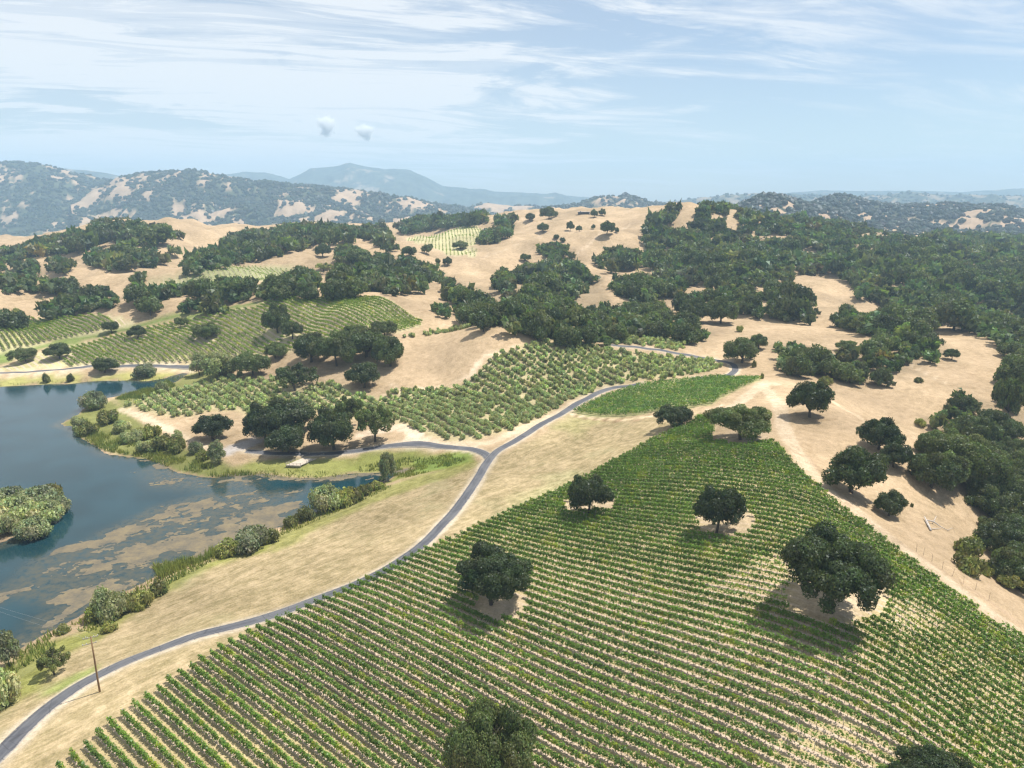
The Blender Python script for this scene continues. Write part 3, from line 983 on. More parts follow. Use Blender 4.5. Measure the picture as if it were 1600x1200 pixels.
TW = ((.40, .295, .20), (.065, .075, .048))
FW = ((.26, .21, .15), (.06, .07, .05))
hill('mountain', 'long blue mountain with a small knob on top', "300,300 345,274 380,268 425,271 452,279 485,264 530,258 538,255 547,254 560,258 602,264 640,266 668,278 692,291 715,293 735,297 800,300 870,304 930,309 1010,320", 9000, 2300, 900, -40, 90, 11, 0, .72, FW, .1)
hill('hills', 'hazy far ridge along the horizon at the right', "1120,318 1210,303 1290,297 1340,299 1420,298 1500,300 1600,294 1700,296 1900,305", 8600, 1500, 800, -20, 60, 12, 0, .66, FW, .12)
hill('hills', 'pale blue ridge between the two western ranges', "40,285 95,263 130,265 165,270 200,277 240,290", 7200, 1200, 800, -40, 60, 13, 0, .62, FW, .12)
hill('hills', 'blue wooded ridge right of centre under the horizon', "985,330 1030,316 1100,310 1150,307 1190,304 1230,303 1290,306 1330,310 1420,300 1470,304 1530,307 1600,307 1760,306 1900,312", 5600, 1400, 700, -20, 70, 14, 1500, .60, FW, .12)
hill('hills', 'low tan hills below the mountain', "690,336 730,327 760,319 790,321 830,324 880,325 930,322 960,330", 4300, 900, 500, -40, 45, 15, 900, .50, TW, .12)
hill('hills', 'hazy dome shaped hill in the middle distance', "840,332 862,326 900,318 922,312 945,307 962,308 978,305 1000,311 1020,317 1045,322 1070,328 1090,333", 3500, 900, 600, -30, 50, 16, 1800, .56, TW, .1)
hill('hills', 'western wooded range with the tall shoulder', "-420,262 -250,256 -100,262 0,254 40,257 62,258 95,267 130,275 172,284 212,293 262,311 330,330", 4400, 1500, 800, -60, 90, 17, 8000, .63, TW, .1)
hill('hills', 'long western range with tan clearings', "110,318 150,300 188,280 215,275 268,268 305,270 350,276 400,283 442,287 500,292 545,297 592,308 650,316 700,322 735,327 780,336 830,343", 3900, 1350, 700, -58, 80, 18, 10000, .535, TW, .1)
hill('hills', 'dark knoll with bare tan flank', "1105,340 1135,330 1160,319 1185,309 1198,306 1212,306 1240,313 1276,322 1310,333 1350,343", 2000, 420, 300, 15, 26, 19, 1900, .58, TW, .09)
hill('hills', 'tan and wooded eastern hills', "1225,338 1255,326 1285,312 1308,306 1330,308 1350,315 1372,319 1400,322 1450,321 1478,320 1500,321 1560,321 1600,329 1700,336 1850,350", 2500, 900, 400, -5, 36, 20, 4600, .56, TW, .09)


# ------------------------------------------------------------------ leaves, crowns, trunks
def leaf_cards(C, N, size, elong=1.35, tri=False):
    n = len(C)
    rv = rng.normal(0, 1, (n, 3))
    N = N / (np.linalg.norm(N, axis=1)[:, None] + 1e-9)
    a = np.cross(N, rv)
    a /= np.linalg.norm(a, axis=1)[:, None] + 1e-9
    b = np.cross(N, a)
    s_ = np.broadcast_to(size, (n,))[:, None]
    if tri:
        V = np.stack([C + a * s_ * elong, C - a * s_ * .7 + b * s_ * .9, C - a * s_ * .7 - b * s_ * .9], 1)
        return V.reshape(-1, 3), np.arange(n * 3).reshape(-1, 3)
    V = np.stack([C + a * s_ * elong, C + b * s_ * .75 + N * s_ * .12, C - a * s_ * elong, C - b * s_ * .75 + N * s_ * .12], 1)
    return V.reshape(-1, 3), np.arange(n * 4).reshape(-1, 4)


ICO_V, ICO_F = None, None


def ico():
    global ICO_V, ICO_F
    if ICO_V is None:
        p = (1 + 5 ** .5) / 2
        ICO_V = np.array([(-1, p, 0), (1, p, 0), (-1, -p, 0), (1, -p, 0), (0, -1, p), (0, 1, p), (0, -1, -p), (0, 1, -p), (p, 0, -1), (p, 0, 1), (-p, 0, -1), (-p, 0, 1)]) / math.hypot(1, p)
        ICO_F = np.array([(0, 11, 5), (0, 5, 1), (0, 1, 7), (0, 7, 10), (0, 10, 11), (1, 5, 9), (5, 11, 4), (11, 10, 2), (10, 7, 6), (7, 1, 8), (3, 9, 4), (3, 4, 2), (3, 2, 6), (3, 6, 8), (3, 8, 9), (4, 9, 5), (2, 4, 11), (6, 2, 10), (8, 6, 7), (9, 8, 1)])
    return ICO_V, ICO_F


def octa():
    v = np.array([(1, 0, 0), (0, 1, 0), (-1, 0, 0), (0, -1, 0), (0, 0, 1), (0, 0, -1)], float) * 1.12
    return v, np.array([(0, 1, 4), (1, 2, 4), (2, 3, 4), (3, 0, 4), (1, 0, 5), (2, 1, 5), (3, 2, 5), (0, 3, 5)])


def make_lobes(n, style):
    """unit tree: radius 1, height about 1.3"""
    L = []
    ph = rng.uniform(0, 6.283, 4)
    small = math.sqrt(30 / max(n, 12)) if n > 30 else 1.0
    for i in range(n):
        a = rng.uniform(0, 2 * math.pi)
        if style == 'spread':            # valley oak: clear trunk, wide flat dome
            q_ = math.sqrt(rng.uniform(0, 1)) * .74
            z = .42 + .60 * max(0, 1 - (q_ / .8) ** 2) ** .33 * rng.uniform(.22, 1) + rng.uniform(-.08, .06)
            r_ = rng.uniform(.20, .33)
        elif style == 'skirt':           # live oak: crown down to the grass
            q_ = math.sqrt(rng.uniform(0, 1)) * .70
            z = .30 + .70 * max(0, 1 - (q_ / .78) ** 2) ** .33 * rng.uniform(.25, 1)
            r_ = rng.uniform(.22, .36)
        elif style == 'open':            # thin, patchy crown
            q_ = math.sqrt(rng.uniform(.05, 1)) * .80
            z = .55 + .55 * math.sqrt(max(0, 1 - (q_ / .9) ** 2)) * rng.uniform(.1, 1)
            r_ = rng.uniform(.12, .22)
        elif style == 'upright':
            q_ = math.sqrt(rng.uniform(0, 1)) * .62
            z = .40 + 1.05 * math.sqrt(max(0, 1 - (q_ / .75) ** 2)) * rng.uniform(.05, 1)
            r_ = rng.uniform(.20, .34)
        else:                            # 'bush'
            q_ = math.sqrt(rng.uniform(0, 1)) * .66
            z = .18 + .45 * math.sqrt(max(0, 1 - (q_ / .72) ** 2)) * rng.uniform(.1, 1)
            r_ = rng.uniform(.22, .38)
        out_ = 1 + .13 * math.sin(a + ph[0]) + .10 * math.sin(2 * a + ph[1]) + .08 * math.sin(3 * a + ph[2]) + .07 * math.sin(5 * a + ph[3])
        q_ *= out_
        z += .06 * math.sin(2 * a + ph[2])
        r_ = r_ * small * rng.uniform(.85, 1.25)
        L.append((q_ * math.cos(a), q_ * math.sin(a), z, r_))
    return np.array(L)


def crown_mesh(name, style, n_lobes, n_leaf, leaf, mat, core=.72, tri=False, lobes=None):
    L = make_lobes(n_lobes, style) if lobes is None else lobes
    wgt = L[:, 3] ** 2
    k = rng.choice(len(L), int(n_leaf * 1.5), p=wgt / wgt.sum())
    d = rng.normal(0, 1, (len(k), 3))
    d[:, 2] = d[:, 2] * .9 + .25
    d /= np.linalg.norm(d, axis=1)[:, None]
    rad = L[k, 3] * (1 - np.abs(rng.normal(0, .15, len(k))) + rng.normal(.05, .11, len(k)))
    C = L[k, :3] + d * rad[:, None] * np.array([1, 1, .82])
    ins = np.zeros(len(k), int)
    for l in L:
        ins += (((C - l[:3]) / np.array([1, 1, .82]) / (l[3] * .80)) ** 2).sum(1) < 1
    ok = ins < 1
    C, d, k = C[ok][:n_leaf], d[ok][:n_leaf], k[ok][:n_leaf]
    lob = rng.uniform(.72, 1.34, (len(L), 1)) * (1 + rng.normal(0, .05, (len(L), 3)))
    V, Fc = leaf_cards(C, d + rng.normal(0, .55, d.shape), leaf * rng.uniform(.65, 1.3, len(C)), tri=tri)
    per = 3 if tri else 4
    lc = lob[k] * rng.uniform(.72, 1.32, (len(C), 1)) * (1 + rng.normal(0, .06, (len(C), 3)))
    col = np.repeat(lc, per, 0)
    faces, Vs, cols = [Fc], [V], [col]
    if core:
        iv, if_ = octa() if mat is None else ico()
        nv = len(iv)
        n0 = len(V)
        cv = (iv[None] * (1 + rng.normal(0, .09, (len(L), nv, 1)))) * (L[:, 3] * core)[:, None, None] * np.array([1, 1, .8]) + L[:, None, :3]
        Vs.append(cv.reshape(-1, 3))
        cols.append(np.repeat(lob * .85, nv, 0))
        cf = (if_[None] + (np.arange(len(L)) * nv)[:, None, None]).reshape(-1, 3) + n0
        faces = [Fc, cf] if not tri else [np.vstack([Fc, cf])]
    V = np.vstack(Vs)
    return mesh_np(name, V, faces, mat, {'tint': np.c_[np.vstack(cols), np.ones(len(V))]}), L


def trunk_mesh(L, style, mat=None, thick=.055, k=7, n_limb=7):
    mb = MB()
    fork = {'spread': .40, 'skirt': .25, 'open': .38, 'upright': .35}.get(style, .1)
    lean = rng.normal(0, .05, 2)
    p = [(0, 0, -.12), (lean[0] * .2, lean[1] * .2, .02), (lean[0] * .6, lean[1] * .6, fork * .5), (lean[0], lean[1], fork)]
    mb.tube(p, [thick * 1.7, thick * 1.15, thick, thick * .85], k)
    top = np.array(p[-1])
    for i in rng.permutation(len(L))[:n_limb]:
        e = L[i, :3]
        mid = top + (e - top) * .5 + np.array([rng.normal(0, .05), rng.normal(0, .05), .06])
        mb.tube([top, top + (mid - top) * .5 + rng.normal(0, .02, 3), mid, e], [thick * .7, thick * .5, thick * .36, thick * .12], 5)
        for q_ in range(2):
            e2 = e + rng.normal(0, 1, 3) * L[i, 3] * .6
            mb.tube([mid, (mid + e2) / 2 + rng.normal(0, .02, 3), e2], [thick * .3, thick * .2, thick * .06], 4)
    return mb.mesh('trunk', mat or BARK, smooth=True)


PROTO = {}


def protos(key, style, count, n_lobes, n_leaf, leaf, mat, **kw):
    lst = []
    for i in range(count):
        cm, L = crown_mesh('crown', style, n_lobes, n_leaf, leaf, mat, **{k: v for k, v in kw.items() if k in ('core', 'tri')})
        lst.append((cm, trunk_mesh(L, style, **{k: v for k, v in kw.items() if k in ('thick', 'n_limb')})))
    PROTO[key] = lst


protos('big', 'spread', 3, 120, 38000, .0175, OAK_LEAF, core=.60, n_limb=16, thick=.040, tri=True)
protos('round', 'spread', 3, 84, 16000, .028, OAK_LEAF, core=.60, n_limb=10, thick=.048, tri=True)
protos('skirt', 'skirt', 5, 84, 15000, .030, OAK_LEAF, core=.66, tri=True)
protos('open', 'open', 2, 60, 4200, .036, OAK_LEAF, core=.35, n_limb=16, thick=.05)
protos('mid', 'skirt', 7, 36, 2800, .055, OAK_LEAF, core=.78)
protos('midspread', 'spread', 3, 32, 1800, .066, OAK_LEAF, core=.76)
protos('willow', 'bush', 3, 46, 4200, .045, WILLOW_LEAF, core=.70, thick=.04)
protos('willowtree', 'upright', 3, 40, 3600, .045, WILLOW_LEAF, core=.55, thick=.04)
protos('shrub', 'bush', 4, 26, 1500, .075, SHRUB_LEAF, core=.72, thick=.03)
protos('olive', 'bush', 6, 14, 620, .095, OLIVE_LEAF, core=.66, thick=.05, n_limb=4, tri=True)


def plant(name, key, x, y, w_, h_, label, cat, group=None, z=None, sink=.1, unit_h=None, leaf=None, idx=None):
    lst = PROTO[key]
    cm, tm = lst[rng.integers(len(lst)) if idx is None else idx % len(lst)]
    uh = {'big': 1.28, 'round': 1.25, 'skirt': 1.25, 'open': 1.2, 'mid': 1.25, 'midspread': 1.25, 'willow': .85, 'willowtree': 1.6, 'shrub': .85, 'olive': .85}[key]
    z = float(ground_z(np.array([x]), np.array([y]))[0]) if z is None else z
    e = link(name, None, loc=(x, y, z - sink), label=label, cat=cat, group=group)
    e.empty_display_size = .5
    e.rotation_euler = (0, 0, rng.uniform(0, 6.283))
    e.scale = (w_ / 2 * rng.uniform(.93, 1.07), w_ / 2 * rng.uniform(.93, 1.07), h_ / uh)
    link('trunk', tm, e)
    c = link('crown', cm, e)
    if leaf is not None:
        c.material_slots[0].link = 'OBJECT'
        c.material_slots[0].material = leaf
    return e


def place(u, v, w_px, h_px):
    X, Y, Z = cast([u], [v])
    X, Y, Z = float(X[0]), float(Y[0]), float(Z[0])
    zc = float(project(X, Y, Z)[2])
    dep = math.atan2(H - Z, math.hypot(X, Y))
    w_ = w_px * zc / F
    h_ = max((h_px * zc / F - .22 * w_ * math.sin(dep)) / math.cos(dep), .45 * w_)
    return X, Y, Z, w_, h_


OAKS = [  # base u, v, crown width, height above base (photo px), kind, label
    (1298, 957, 196, 148, 'big', 'huge dark live oak in a bare clearing of the hillside vineyard near the dirt road'),
    (1119, 832, 82, 82, 'round', 'round topped oak on a clear trunk in the vineyard above the biggest oak'),
    (919, 805, 82, 72, 'round', 'oak at the roadside edge of the vineyard, its trunk among the vines'),
    (768, 945, 138, 106, 'big', 'large bluish dark oak in mid vineyard, its shadow falling on the rows below'),
    (757, 1246, 150, 152, 'big', 'grey green oak cut by the bottom edge of the picture, among vine rows'),
    (1450, 1270, 142, 106, 'big', 'dark oak crown just poking up at the bottom right corner of the vineyard'),
    (1157, 687, 108, 66, 'big', 'broad spreading oak at the top end of the hillside vineyard'),
    (1054, 668, 64, 42, 'round', 'small umbrella shaped oak standing alone in the mown meadow below the green vine block'),
    (1265, 652, 74, 66, 'skirt', 'bushy oak on the bare tan slope just beyond the saddle track'),
    (1372, 702, 70, 58, 'skirt', 'dense dark round oak on the spur, upper of the pair there'),
    (1396, 730, 58, 46, 'skirt', 'lower oak of the pair on the tan spur'),
    (1330, 770, 108, 84, 'skirt', 'large ragged oak leaning beside the dirt road, its shadow crossing the road'),
    (1388, 806, 56, 46, 'skirt', 'low dark oak bush touching the ragged oak by the dirt road'),
    (1575, 880, 120, 88, 'big', 'big dark oak at the right edge above the ravine, beside two low bushes'),
    (1572, 668, 62, 86, 'open', 'thin crowned tall oak rising over the ravine thicket'),
    (1321, 550, 36, 22, 'round', 'small spreading oak alone on the tan slope behind the thicket'),
    (1158, 567, 72, 48, 'skirt', 'dark oak clump beside the bend of the paved road'),
    (1185, 545, 36, 28, 'skirt', 'dark oak just behind the clump at the paved bend'),
    (1086, 504, 56, 44, 'skirt', 'round oak on the tan tongue below the central woods, left of two'),
    (1126, 505, 60, 48, 'skirt', 'round oak on the tan tongue below the central woods, right of two'),
    (1487, 562, 26, 20, 'round', 'small oak leaning out from the thicket onto the tan slope'),
    (40, 565, 46, 27, 'round', 'flat topped oak in the lakeside vineyard, first from the left edge'),
    (92, 561, 50, 30, 'round', 'wide dark oak in the lakeside vineyard, second from the left edge'),
    (175, 520, 28, 22, 'round', 'small oak at the green swale between the western vineyards'),
    (215, 529, 32, 24, 'round', 'small oak in a circular bare patch of the western vineyard'),
    (164, 582, 44, 28, 'skirt', 'oak between the far lake road and the water, reflected in the lake'),
    (283, 512, 22, 20, 'round', 'smallest oak near the top of the western vineyard'),
    (323, 530, 48, 32, 'skirt', 'dark wide oak in the middle of the western vineyard'),
    (434, 520, 50, 52, 'upright', 'tall dark oak at the left of the upper vineyard'),
    (457, 530, 40, 34, 'round', 'lower oak in front of the tall one by the upper vineyard'),
    (395, 587, 62, 46, 'skirt', 'round dark oak beside the pale willow at the lake inlet'),
    (430, 560, 40, 30, 'skirt', 'dark oak between the inlet oak and the large grove'),
    (486, 566, 70, 58, 'skirt', 'leftmost large oak of the grove below the upper vineyard'),
    (527, 572, 84, 66, 'big', 'oak with bare lower trunk in the middle of the grove below the upper vineyard'),
    (572, 558, 84, 58, 'skirt', 'oak behind the middle of the grove below the upper vineyard'),
    (610, 572, 60, 56, 'skirt', 'rightmost oak of the grove, at the foot of the bare tan knoll'),
    (600, 528, 44, 34, 'round', 'oak sticking up behind the grove against the vine rows'),
    (555, 535, 60, 34, 'skirt', 'back row oak of the grove touching the upper vineyard'),
    (568, 606, 66, 48, 'round', 'oak standing in front of the grove over a patch of shade'),
    (462, 610, 70, 46, 'open', 'airy grey green oak between the grove and the shoreline oaks'),
    (333, 688, 64, 48, 'skirt', 'oak on bare ground above the reedy lake shore'),
    (415, 690, 72, 70, 'skirt', 'leftmost oak of the big dark clump above the dock'),
    (455, 672, 104, 62, 'skirt', 'rear oak of the big dark clump above the dock'),
    (452, 708, 72, 52, 'skirt', 'front oak of the dark clump, right above the dock'),
    (522, 702, 88, 76, 'skirt', 'right hand oak of the big dark clump above the dock'),
    (548, 668, 54, 52, 'open', 'thin topped oak at the back right of the dark clump above the dock'),
    (586, 690, 66, 60, 'open', 'gaunt oak with visible curving limbs beside the paved side road'),
    (505, 401, 28, 24, 'skirt', 'single round oak alone on the tan hillside beyond the vineyards'),
    (641, 402, 26, 20, 'midspread', 'oak at the left foot of the far striped vineyard'),
    (667, 397, 20, 18, 'midspread', 'small oak right at the lower corner of the far striped vineyard'),
    (720, 389, 30, 15, 'skirt', 'low oak clump inside the far striped vineyard'),
    (857, 343, 32, 23, 'skirt', 'tallest tree on the bare ridge crest beside the house'),
    (828, 345, 20, 14, 'skirt', 'rounded tree on the ridge crest left of the tallest one'),
    (849, 363, 20, 17, 'skirt', 'oak just below the ridge crest on the tan hill'),
    (891, 361, 14, 18, 'skirt', 'dark small tree high on the tan hill below the house'),
    (905, 362, 13, 11, 'skirt', 'greyish small tree next to the dark one below the house'),
    (927, 358, 8, 8, 'mid', 'tiny round bush tree left of the dark oak clump on the tan hill'),
    (948, 366, 28, 24, 'skirt', 'dark oak clump in the middle of the tan hill'),
    (964, 364, 8, 10, 'mid', 'tiny tree right of the dark oak clump on the tan hill'),
    (928, 340, 14, 15, 'skirt', 'tree on the crest immediately right of the house'),
    (941, 337, 16, 12, 'skirt', 'second crest tree right of the house, with smooth round top'),
    (869, 373, 11, 8, 'mid', 'upper of two small round trees on the left of the tan hill'),
    (879, 378, 10, 8, 'mid', 'lower of two small round trees on the left of the tan hill'),
    (820, 408, 18, 14, 'skirt', 'small oak at the left edge of the tan hill above the woods'),
    (700, 415, 18, 16, 'skirt', 'small oak above a bare tan patch in the central woods'),
    (684, 412, 9, 9, 'mid', 'tiny tree beside the small oak over the bare tan patch'),
]
taken = []
for u, v, w_px, h_px, key, lab in OAKS:
    X, Y, Z, w_, h_ = place(u, v, w_px, h_px)
    key = {'upright': 'skirt'}.get(key, key)
    dark = OAK_DARK if Y < 300 and u not in (757, 1157) and key != 'open' else None
    plant('oak_tree', key, X, Y, w_, h_, lab, 'oak tree', sink=.05 * h_ if Y > 300 else .15, leaf=dark)
    taken.append((X, Y, w_ * .5))

# ---- woods: outlines of the tree masses as they lie on the hills
WOODS = {
    'oaks in the wide valley wood': ["1200,380 1235,372 1300,362 1340,355 1440,375 1500,365 1530,366 1680,372 1680,585 1565,547 1555,527 1475,500 1440,480 1385,475 1335,458 1333,443 1300,423 1240,428 1240,400",
                     "1385,468 1440,482 1480,503 1440,512 1410,524 1345,521 1300,500 1300,472 1322,478 1345,498", "1200,440 1260,455 1283,485 1275,500 1200,500"],
    'oaks of the ravine thicket': ["1202,545 1215,530 1245,530 1262,550 1300,556 1340,552 1365,530 1400,515 1440,510 1470,530 1475,560 1420,570 1395,600 1360,602 1310,596 1310,582 1220,582"],
    'oaks in the east ravine': ["1452,652 1468,628 1500,620 1530,627 1560,600 1680,625 1680,760 1530,692 1500,690 1470,670", "1420,715 1445,690 1480,690 1510,695 1680,700 1680,800 1560,800 1535,790 1510,760 1470,745 1430,735",
                                "1525,838 1535,818 1560,800 1680,795 1680,930 1572,915 1552,880", "1562,560 1680,540 1680,610 1575,590"],
    'oaks on the wooded knob': ["1085,316 1130,320 1200,332 1290,342 1350,350 1350,366 1240,396 1180,380 1120,342", "1002,372 1010,352 1020,337 1042,322 1066,320 1064,332 1048,348 1050,358 1080,360 1082,345 1090,325 1110,325 1150,350 1185,375 1240,392 1240,440 1215,440 1150,450 1060,440 1025,430 1010,400"],
    'oaks of the central woods': ["800,425 850,410 905,412 925,428 960,436 1010,430 1080,438 1210,465 1210,500 1140,482 1100,470 1090,510 1130,532 1040,527 1000,522 950,536 880,531 800,518 755,510 720,495 700,470 660,455 690,430 720,440 760,470 780,478",
                              "920,415 930,400 950,382 965,382 985,388 1020,400 1030,412 1010,412 990,420 960,420 940,420", "835,405 845,380 865,378 885,385 900,395 903,408 860,412 840,405", "770,425 790,415 803,420 803,447 775,460 765,450"],
    'oaks above the upper vineyard': ["500,457 520,430 550,425 580,420 600,408 640,405 680,412 690,430 668,440 655,455 610,457 580,447 540,463 505,464", "460,430 475,417 497,430 498,462 450,464 400,464 400,445 430,435",
                                      "635,482 655,465 680,475 720,490 715,498 680,488 640,484", "522,392 540,377 560,390 590,398 625,395 640,405 620,420 585,415 560,425 530,422 525,405"],
    'oaks along the western vineyard top': ["190,460 205,450 270,450 300,445 345,448 352,488 310,492 280,490 215,482 190,475", "340,435 400,440 400,466 350,470", "55,492 75,475 100,460 140,452 180,455 190,478 150,482 110,490 60,500", "-10,492 20,488 45,508 -10,512"],
    'oaks on the western hill': ["30,385 75,370 130,358 152,345 200,345 245,352 290,366 345,372 345,378 250,366 250,372 276,386 278,400 250,413 135,423 133,396 150,390 182,388 184,378 155,370 140,384 100,395 60,396 30,402 -10,405 -10,392",
                                 "-10,405 20,398 60,410 60,428 20,425 -10,420", "75,405 115,408 118,425 75,425", "-10,430 30,425 60,440 120,438 128,452 60,456 20,460 -10,455", "196,428 230,428 230,441 196,441", "262,432 280,415 300,395 330,393 370,385 400,388 400,405 345,415 300,428"],
    'oaks on the ridge behind the tan hillside': ["345,375 370,360 400,358 440,352 500,350 560,355 600,350 612,366 580,372 535,376 480,382 430,396 405,403 360,398", "580,372 590,355 612,370 622,386 605,391 585,385",
                                                   "620,350 650,340 690,336 720,334 760,331 765,345 740,350 700,354 650,361 625,362", "745,375 760,360 790,357 802,365 785,372 755,382", "775,337 802,334 802,360 780,355", "1440,365 1470,362 1530,364 1530,380 1450,382"],
}
OPEN = ["900,487 910,460 930,438 956,441 962,458 982,463 984,472 962,484 930,480", "1080,443 1110,440 1135,455 1100,460 1085,455", "1035,465 1060,460 1056,472 1068,500 1048,490", "800,440 830,437 825,445 805,455", "950,422 990,418 1005,410 1013,430 975,432",
        "1262,464 1330,474 1388,474 1362,492 1300,484", "1235,384 1288,391 1290,402 1262,398", "1195,369 1240,371 1218,379", "665,440 690,448 696,468 662,462", "1050,345 1080,338 1078,362 1052,358"]
cand_step = 7.3
cx, cy = np.meshgrid(np.arange(-1050, 1050, cand_step), np.arange(150, 1420, cand_step))
cx = (cx + rng.uniform(-.48, .48, cx.shape) * cand_step).ravel()
cy = (cy + rng.uniform(-.48, .48, cy.shape) * cand_step).ravel()
m = np.abs(cx) < cy * .78 + 10
cx, cy = cx[m], cy[m]
cz = ground_z(cx, cy)
cw = np.exp(rng.normal(math.log(11.2), .33, len(cx))) * np.where(cy > 700, 1.1, 1.0)
ch = cw * rng.uniform(.66, .88, len(cx))
pu, pvv, pz = project(cx, cy, cz + ch * .5)
ok = np.zeros(len(cx), int)
names = list(WOODS)
hw, hh_ = cw / pz * F * .20, ch / pz * F * .20
for gi, k in enumerate(names):
    for p in WOODS[k]:
        P = px_poly(p)
        ok[inside(P, pu, pvv) & inside(P, pu - hw, pvv) & inside(P, pu + hw, pvv) & inside(P, pu, pvv + hh_)] = gi + 1
for p in OPEN:
    P = px_poly(p)
    ok[inside(P, pu, pvv) | inside(P, pu - hw, pvv) | inside(P, pu + hw, pvv) | inside(P, pu, pvv + hh_)] = 0
for X, Y, r_ in taken:
    ok[(cx - X) ** 2 + (cy - Y) ** 2 < (r_ * .8 + cw * .25) ** 2] = 0
ok[(pu < -60) | (pu > 1650)] = 0
thin = fbm(cx / 34, cy / 34, 83, 3)
ok[(thin > .62) & (rng.random(len(cx)) < .80)] = 0
sel = ok > 0
cx, cy, cz, cw, ch, gi, pz = (q_[sel] for q_ in (cx, cy, cz, cw, ch, ok, pz))
vis = visible(cx, cy, cz + ch * .85, 1.0)
cx, cy, cz, cw, ch, gi, pz = (q_[vis] for q_ in (cx, cy, cz, cw, ch, gi, pz))
order = np.argsort(-(cw / pz))
N_IND = 300 - len(OAKS)
WOOD_NAME = {1: 'wide valley wood', 2: 'paved bend thicket', 3: 'ravine thicket', 4: 'wooded knob', 5: 'central woods', 6: 'upper vineyard tree belt',
             7: 'tree row above lakeside vineyard', 8: 'western tan flanked hill', 9: 'long rear ridge'}


def nth(k):
    return ('first', 'second', 'third', 'fourth', 'fifth', 'sixth', 'seventh', 'eighth', 'ninth', 'tenth')[k]


ind = order[:N_IND]
wood_label = {}
for g in range(1, 10):
    mem = [i for i in ind if gi[i] == g]
    if not mem:
        continue
    # front rows of the wood are told apart by rank along the edge; size and depth go into the words as well
    mem.sort(key=lambda i: pz[i])
    rows_ = [mem[q_:q_ + 8] for q_ in range(0, len(mem), 8)]
    for ri, row_ in enumerate(rows_):
        row_.sort(key=lambda i: cx[i] / cy[i])
        med = sorted(cw[i] for i in row_)[len(row_) // 2]
        for k, i in enumerate(row_):
            size = 'broad' if cw[i] > med * 1.12 else 'small' if cw[i] < med * .88 else 'middling'
            wood_label[i] = size + ' oak, ' + nth(k) + ' from left in ' + (nth(ri) if ri < 10 else 'last') + ' row of the ' + WOOD_NAME[g]
for i in ind:
    g = int(gi[i])
    key = 'mid' if rng.random() < .75 else 'midspread'
    if cy[i] < 330:
        key = 'skirt' if rng.random() < .7 else 'round'
    plant('oak_tree', key, float(cx[i]), float(cy[i]), float(cw[i]), float(ch[i]), wood_label[i], 'oak tree', group=names[g - 1], z=float(cz[i]), sink=.06 * ch[i])


def merged_trees(name, idx, label):
    """trees past the 300 individuals: each still a real crown of leaf clumps on its own spot, merged into one wood"""
    Vs, Fs, Cs, off = [], [], [], 0
    lib = []
    for q_ in range(6):
        hi, L = crown_mesh('tmp', 'skirt', 9, 105, .225, None, core=.84, tri=True)
        lo, L2 = crown_mesh('tmp', 'skirt', 6, 46, .31, None, core=.88, tri=True)
        pair = []
        for me in (hi, lo):
            v = np.empty(len(me.vertices) * 3, np.float32)
            me.vertices.foreach_get('co', v)
            f = np.empty(len(me.loops), np.int32)
            me.loops.foreach_get('vertex_index', f)
            c = np.empty(len(me.vertices) * 4, np.float32)
            me.attributes['tint'].data.foreach_get('color', c)
            pair.append((v.reshape(-1, 3), f.reshape(-1, 3), c.reshape(-1, 4)))
            TRIS[0] -= len(f) // 3
            bpy.data.meshes.remove(me)
        lib.append(pair)
    for i in idx:
        v, f, c = lib[rng.integers(6)][0 if pz[i] < 640 else 1]
        a = rng.uniform(0, 6.283)
        ca_, sa_ = math.cos(a), math.sin(a)
        s_ = cw[i] / 2
        P = np.c_[(v[:, 0] * ca_ - v[:, 1] * sa_) * s_ + cx[i], (v[:, 0] * sa_ + v[:, 1] * ca_) * s_ + cy[i], v[:, 2] * ch[i] / 1.25 + cz[i] - .05 * ch[i]]
        Vs.append(P)
        Fs.append(f + off)
        t = rng.uniform(.55, 1.25) * (1 + rng.normal(0, .08, 3)) * np.array([.94, 1, 1.12])
        if rng.random() < .06:
            t = t * np.array([1.5, 1.25, 1.0])
        Cs.append(c * np.r_[t, 1])
        off += len(v)
    link(name, mesh_np(name, np.vstack(Vs), [np.vstack(Fs)], OAK_LEAF, {'tint': np.vstack(Cs)}), kind='stuff', label=label)


rest = order[N_IND:]
merged_trees('woodland', rest, 'farther oaks of the wooded hills and valleys, too many to count')
print('wood trees', len(order), 'tris so far', TRIS[0])

# ---- scrub and trees on the valley floor beyond the western hill
vx = rng.uniform(-2600, 600, 5200)
vy = rng.uniform(1450, 3200, 5200)
vz = ground_z(vx, vy)
k = (fbm(vx / 210, vy / 90, 61, 4) > .53) & visible(vx, vy, vz + 8)
blobs('valley_woodland', vx[k], vy[k], vz[k], rng.uniform(4, 9, k.sum()), 'tree lines and thickets across the valley floor')
vx = rng.uniform(300, 2300, 4200)
vy = rng.uniform(1280, 2300, 4200)
vz = ground_z(vx, vy)
k = (fbm(vx / 150, vy / 90, 62, 4) > .43) & visible(vx, vy, vz + 8)
blobs('valley_woodland', vx[k], vy[k], vz[k], rng.uniform(4.5, 8.5, k.sum()), 'oak woods rolling on beyond the eastern valley wood')


# ------------------------------------------------------------------ vineyards: every row of a block is an object, trained on wires
def row_span(b, c, step, pad=0):
    """sample points of the row at offset c that lie inside the block"""
    P = b['w']
    s_ = P @ b['d']
    t = np.arange(s_.min() - 2, s_.max() + 2, step)
    X, Y = b['d'][0] * t + b['n'][0] * c, b['d'][1] * t + b['n'][1] * c
    return t, X, Y, inside(P, X, Y)


tree_clear = [(X, Y, r_) for X, Y, r_ in taken if Y > 300]


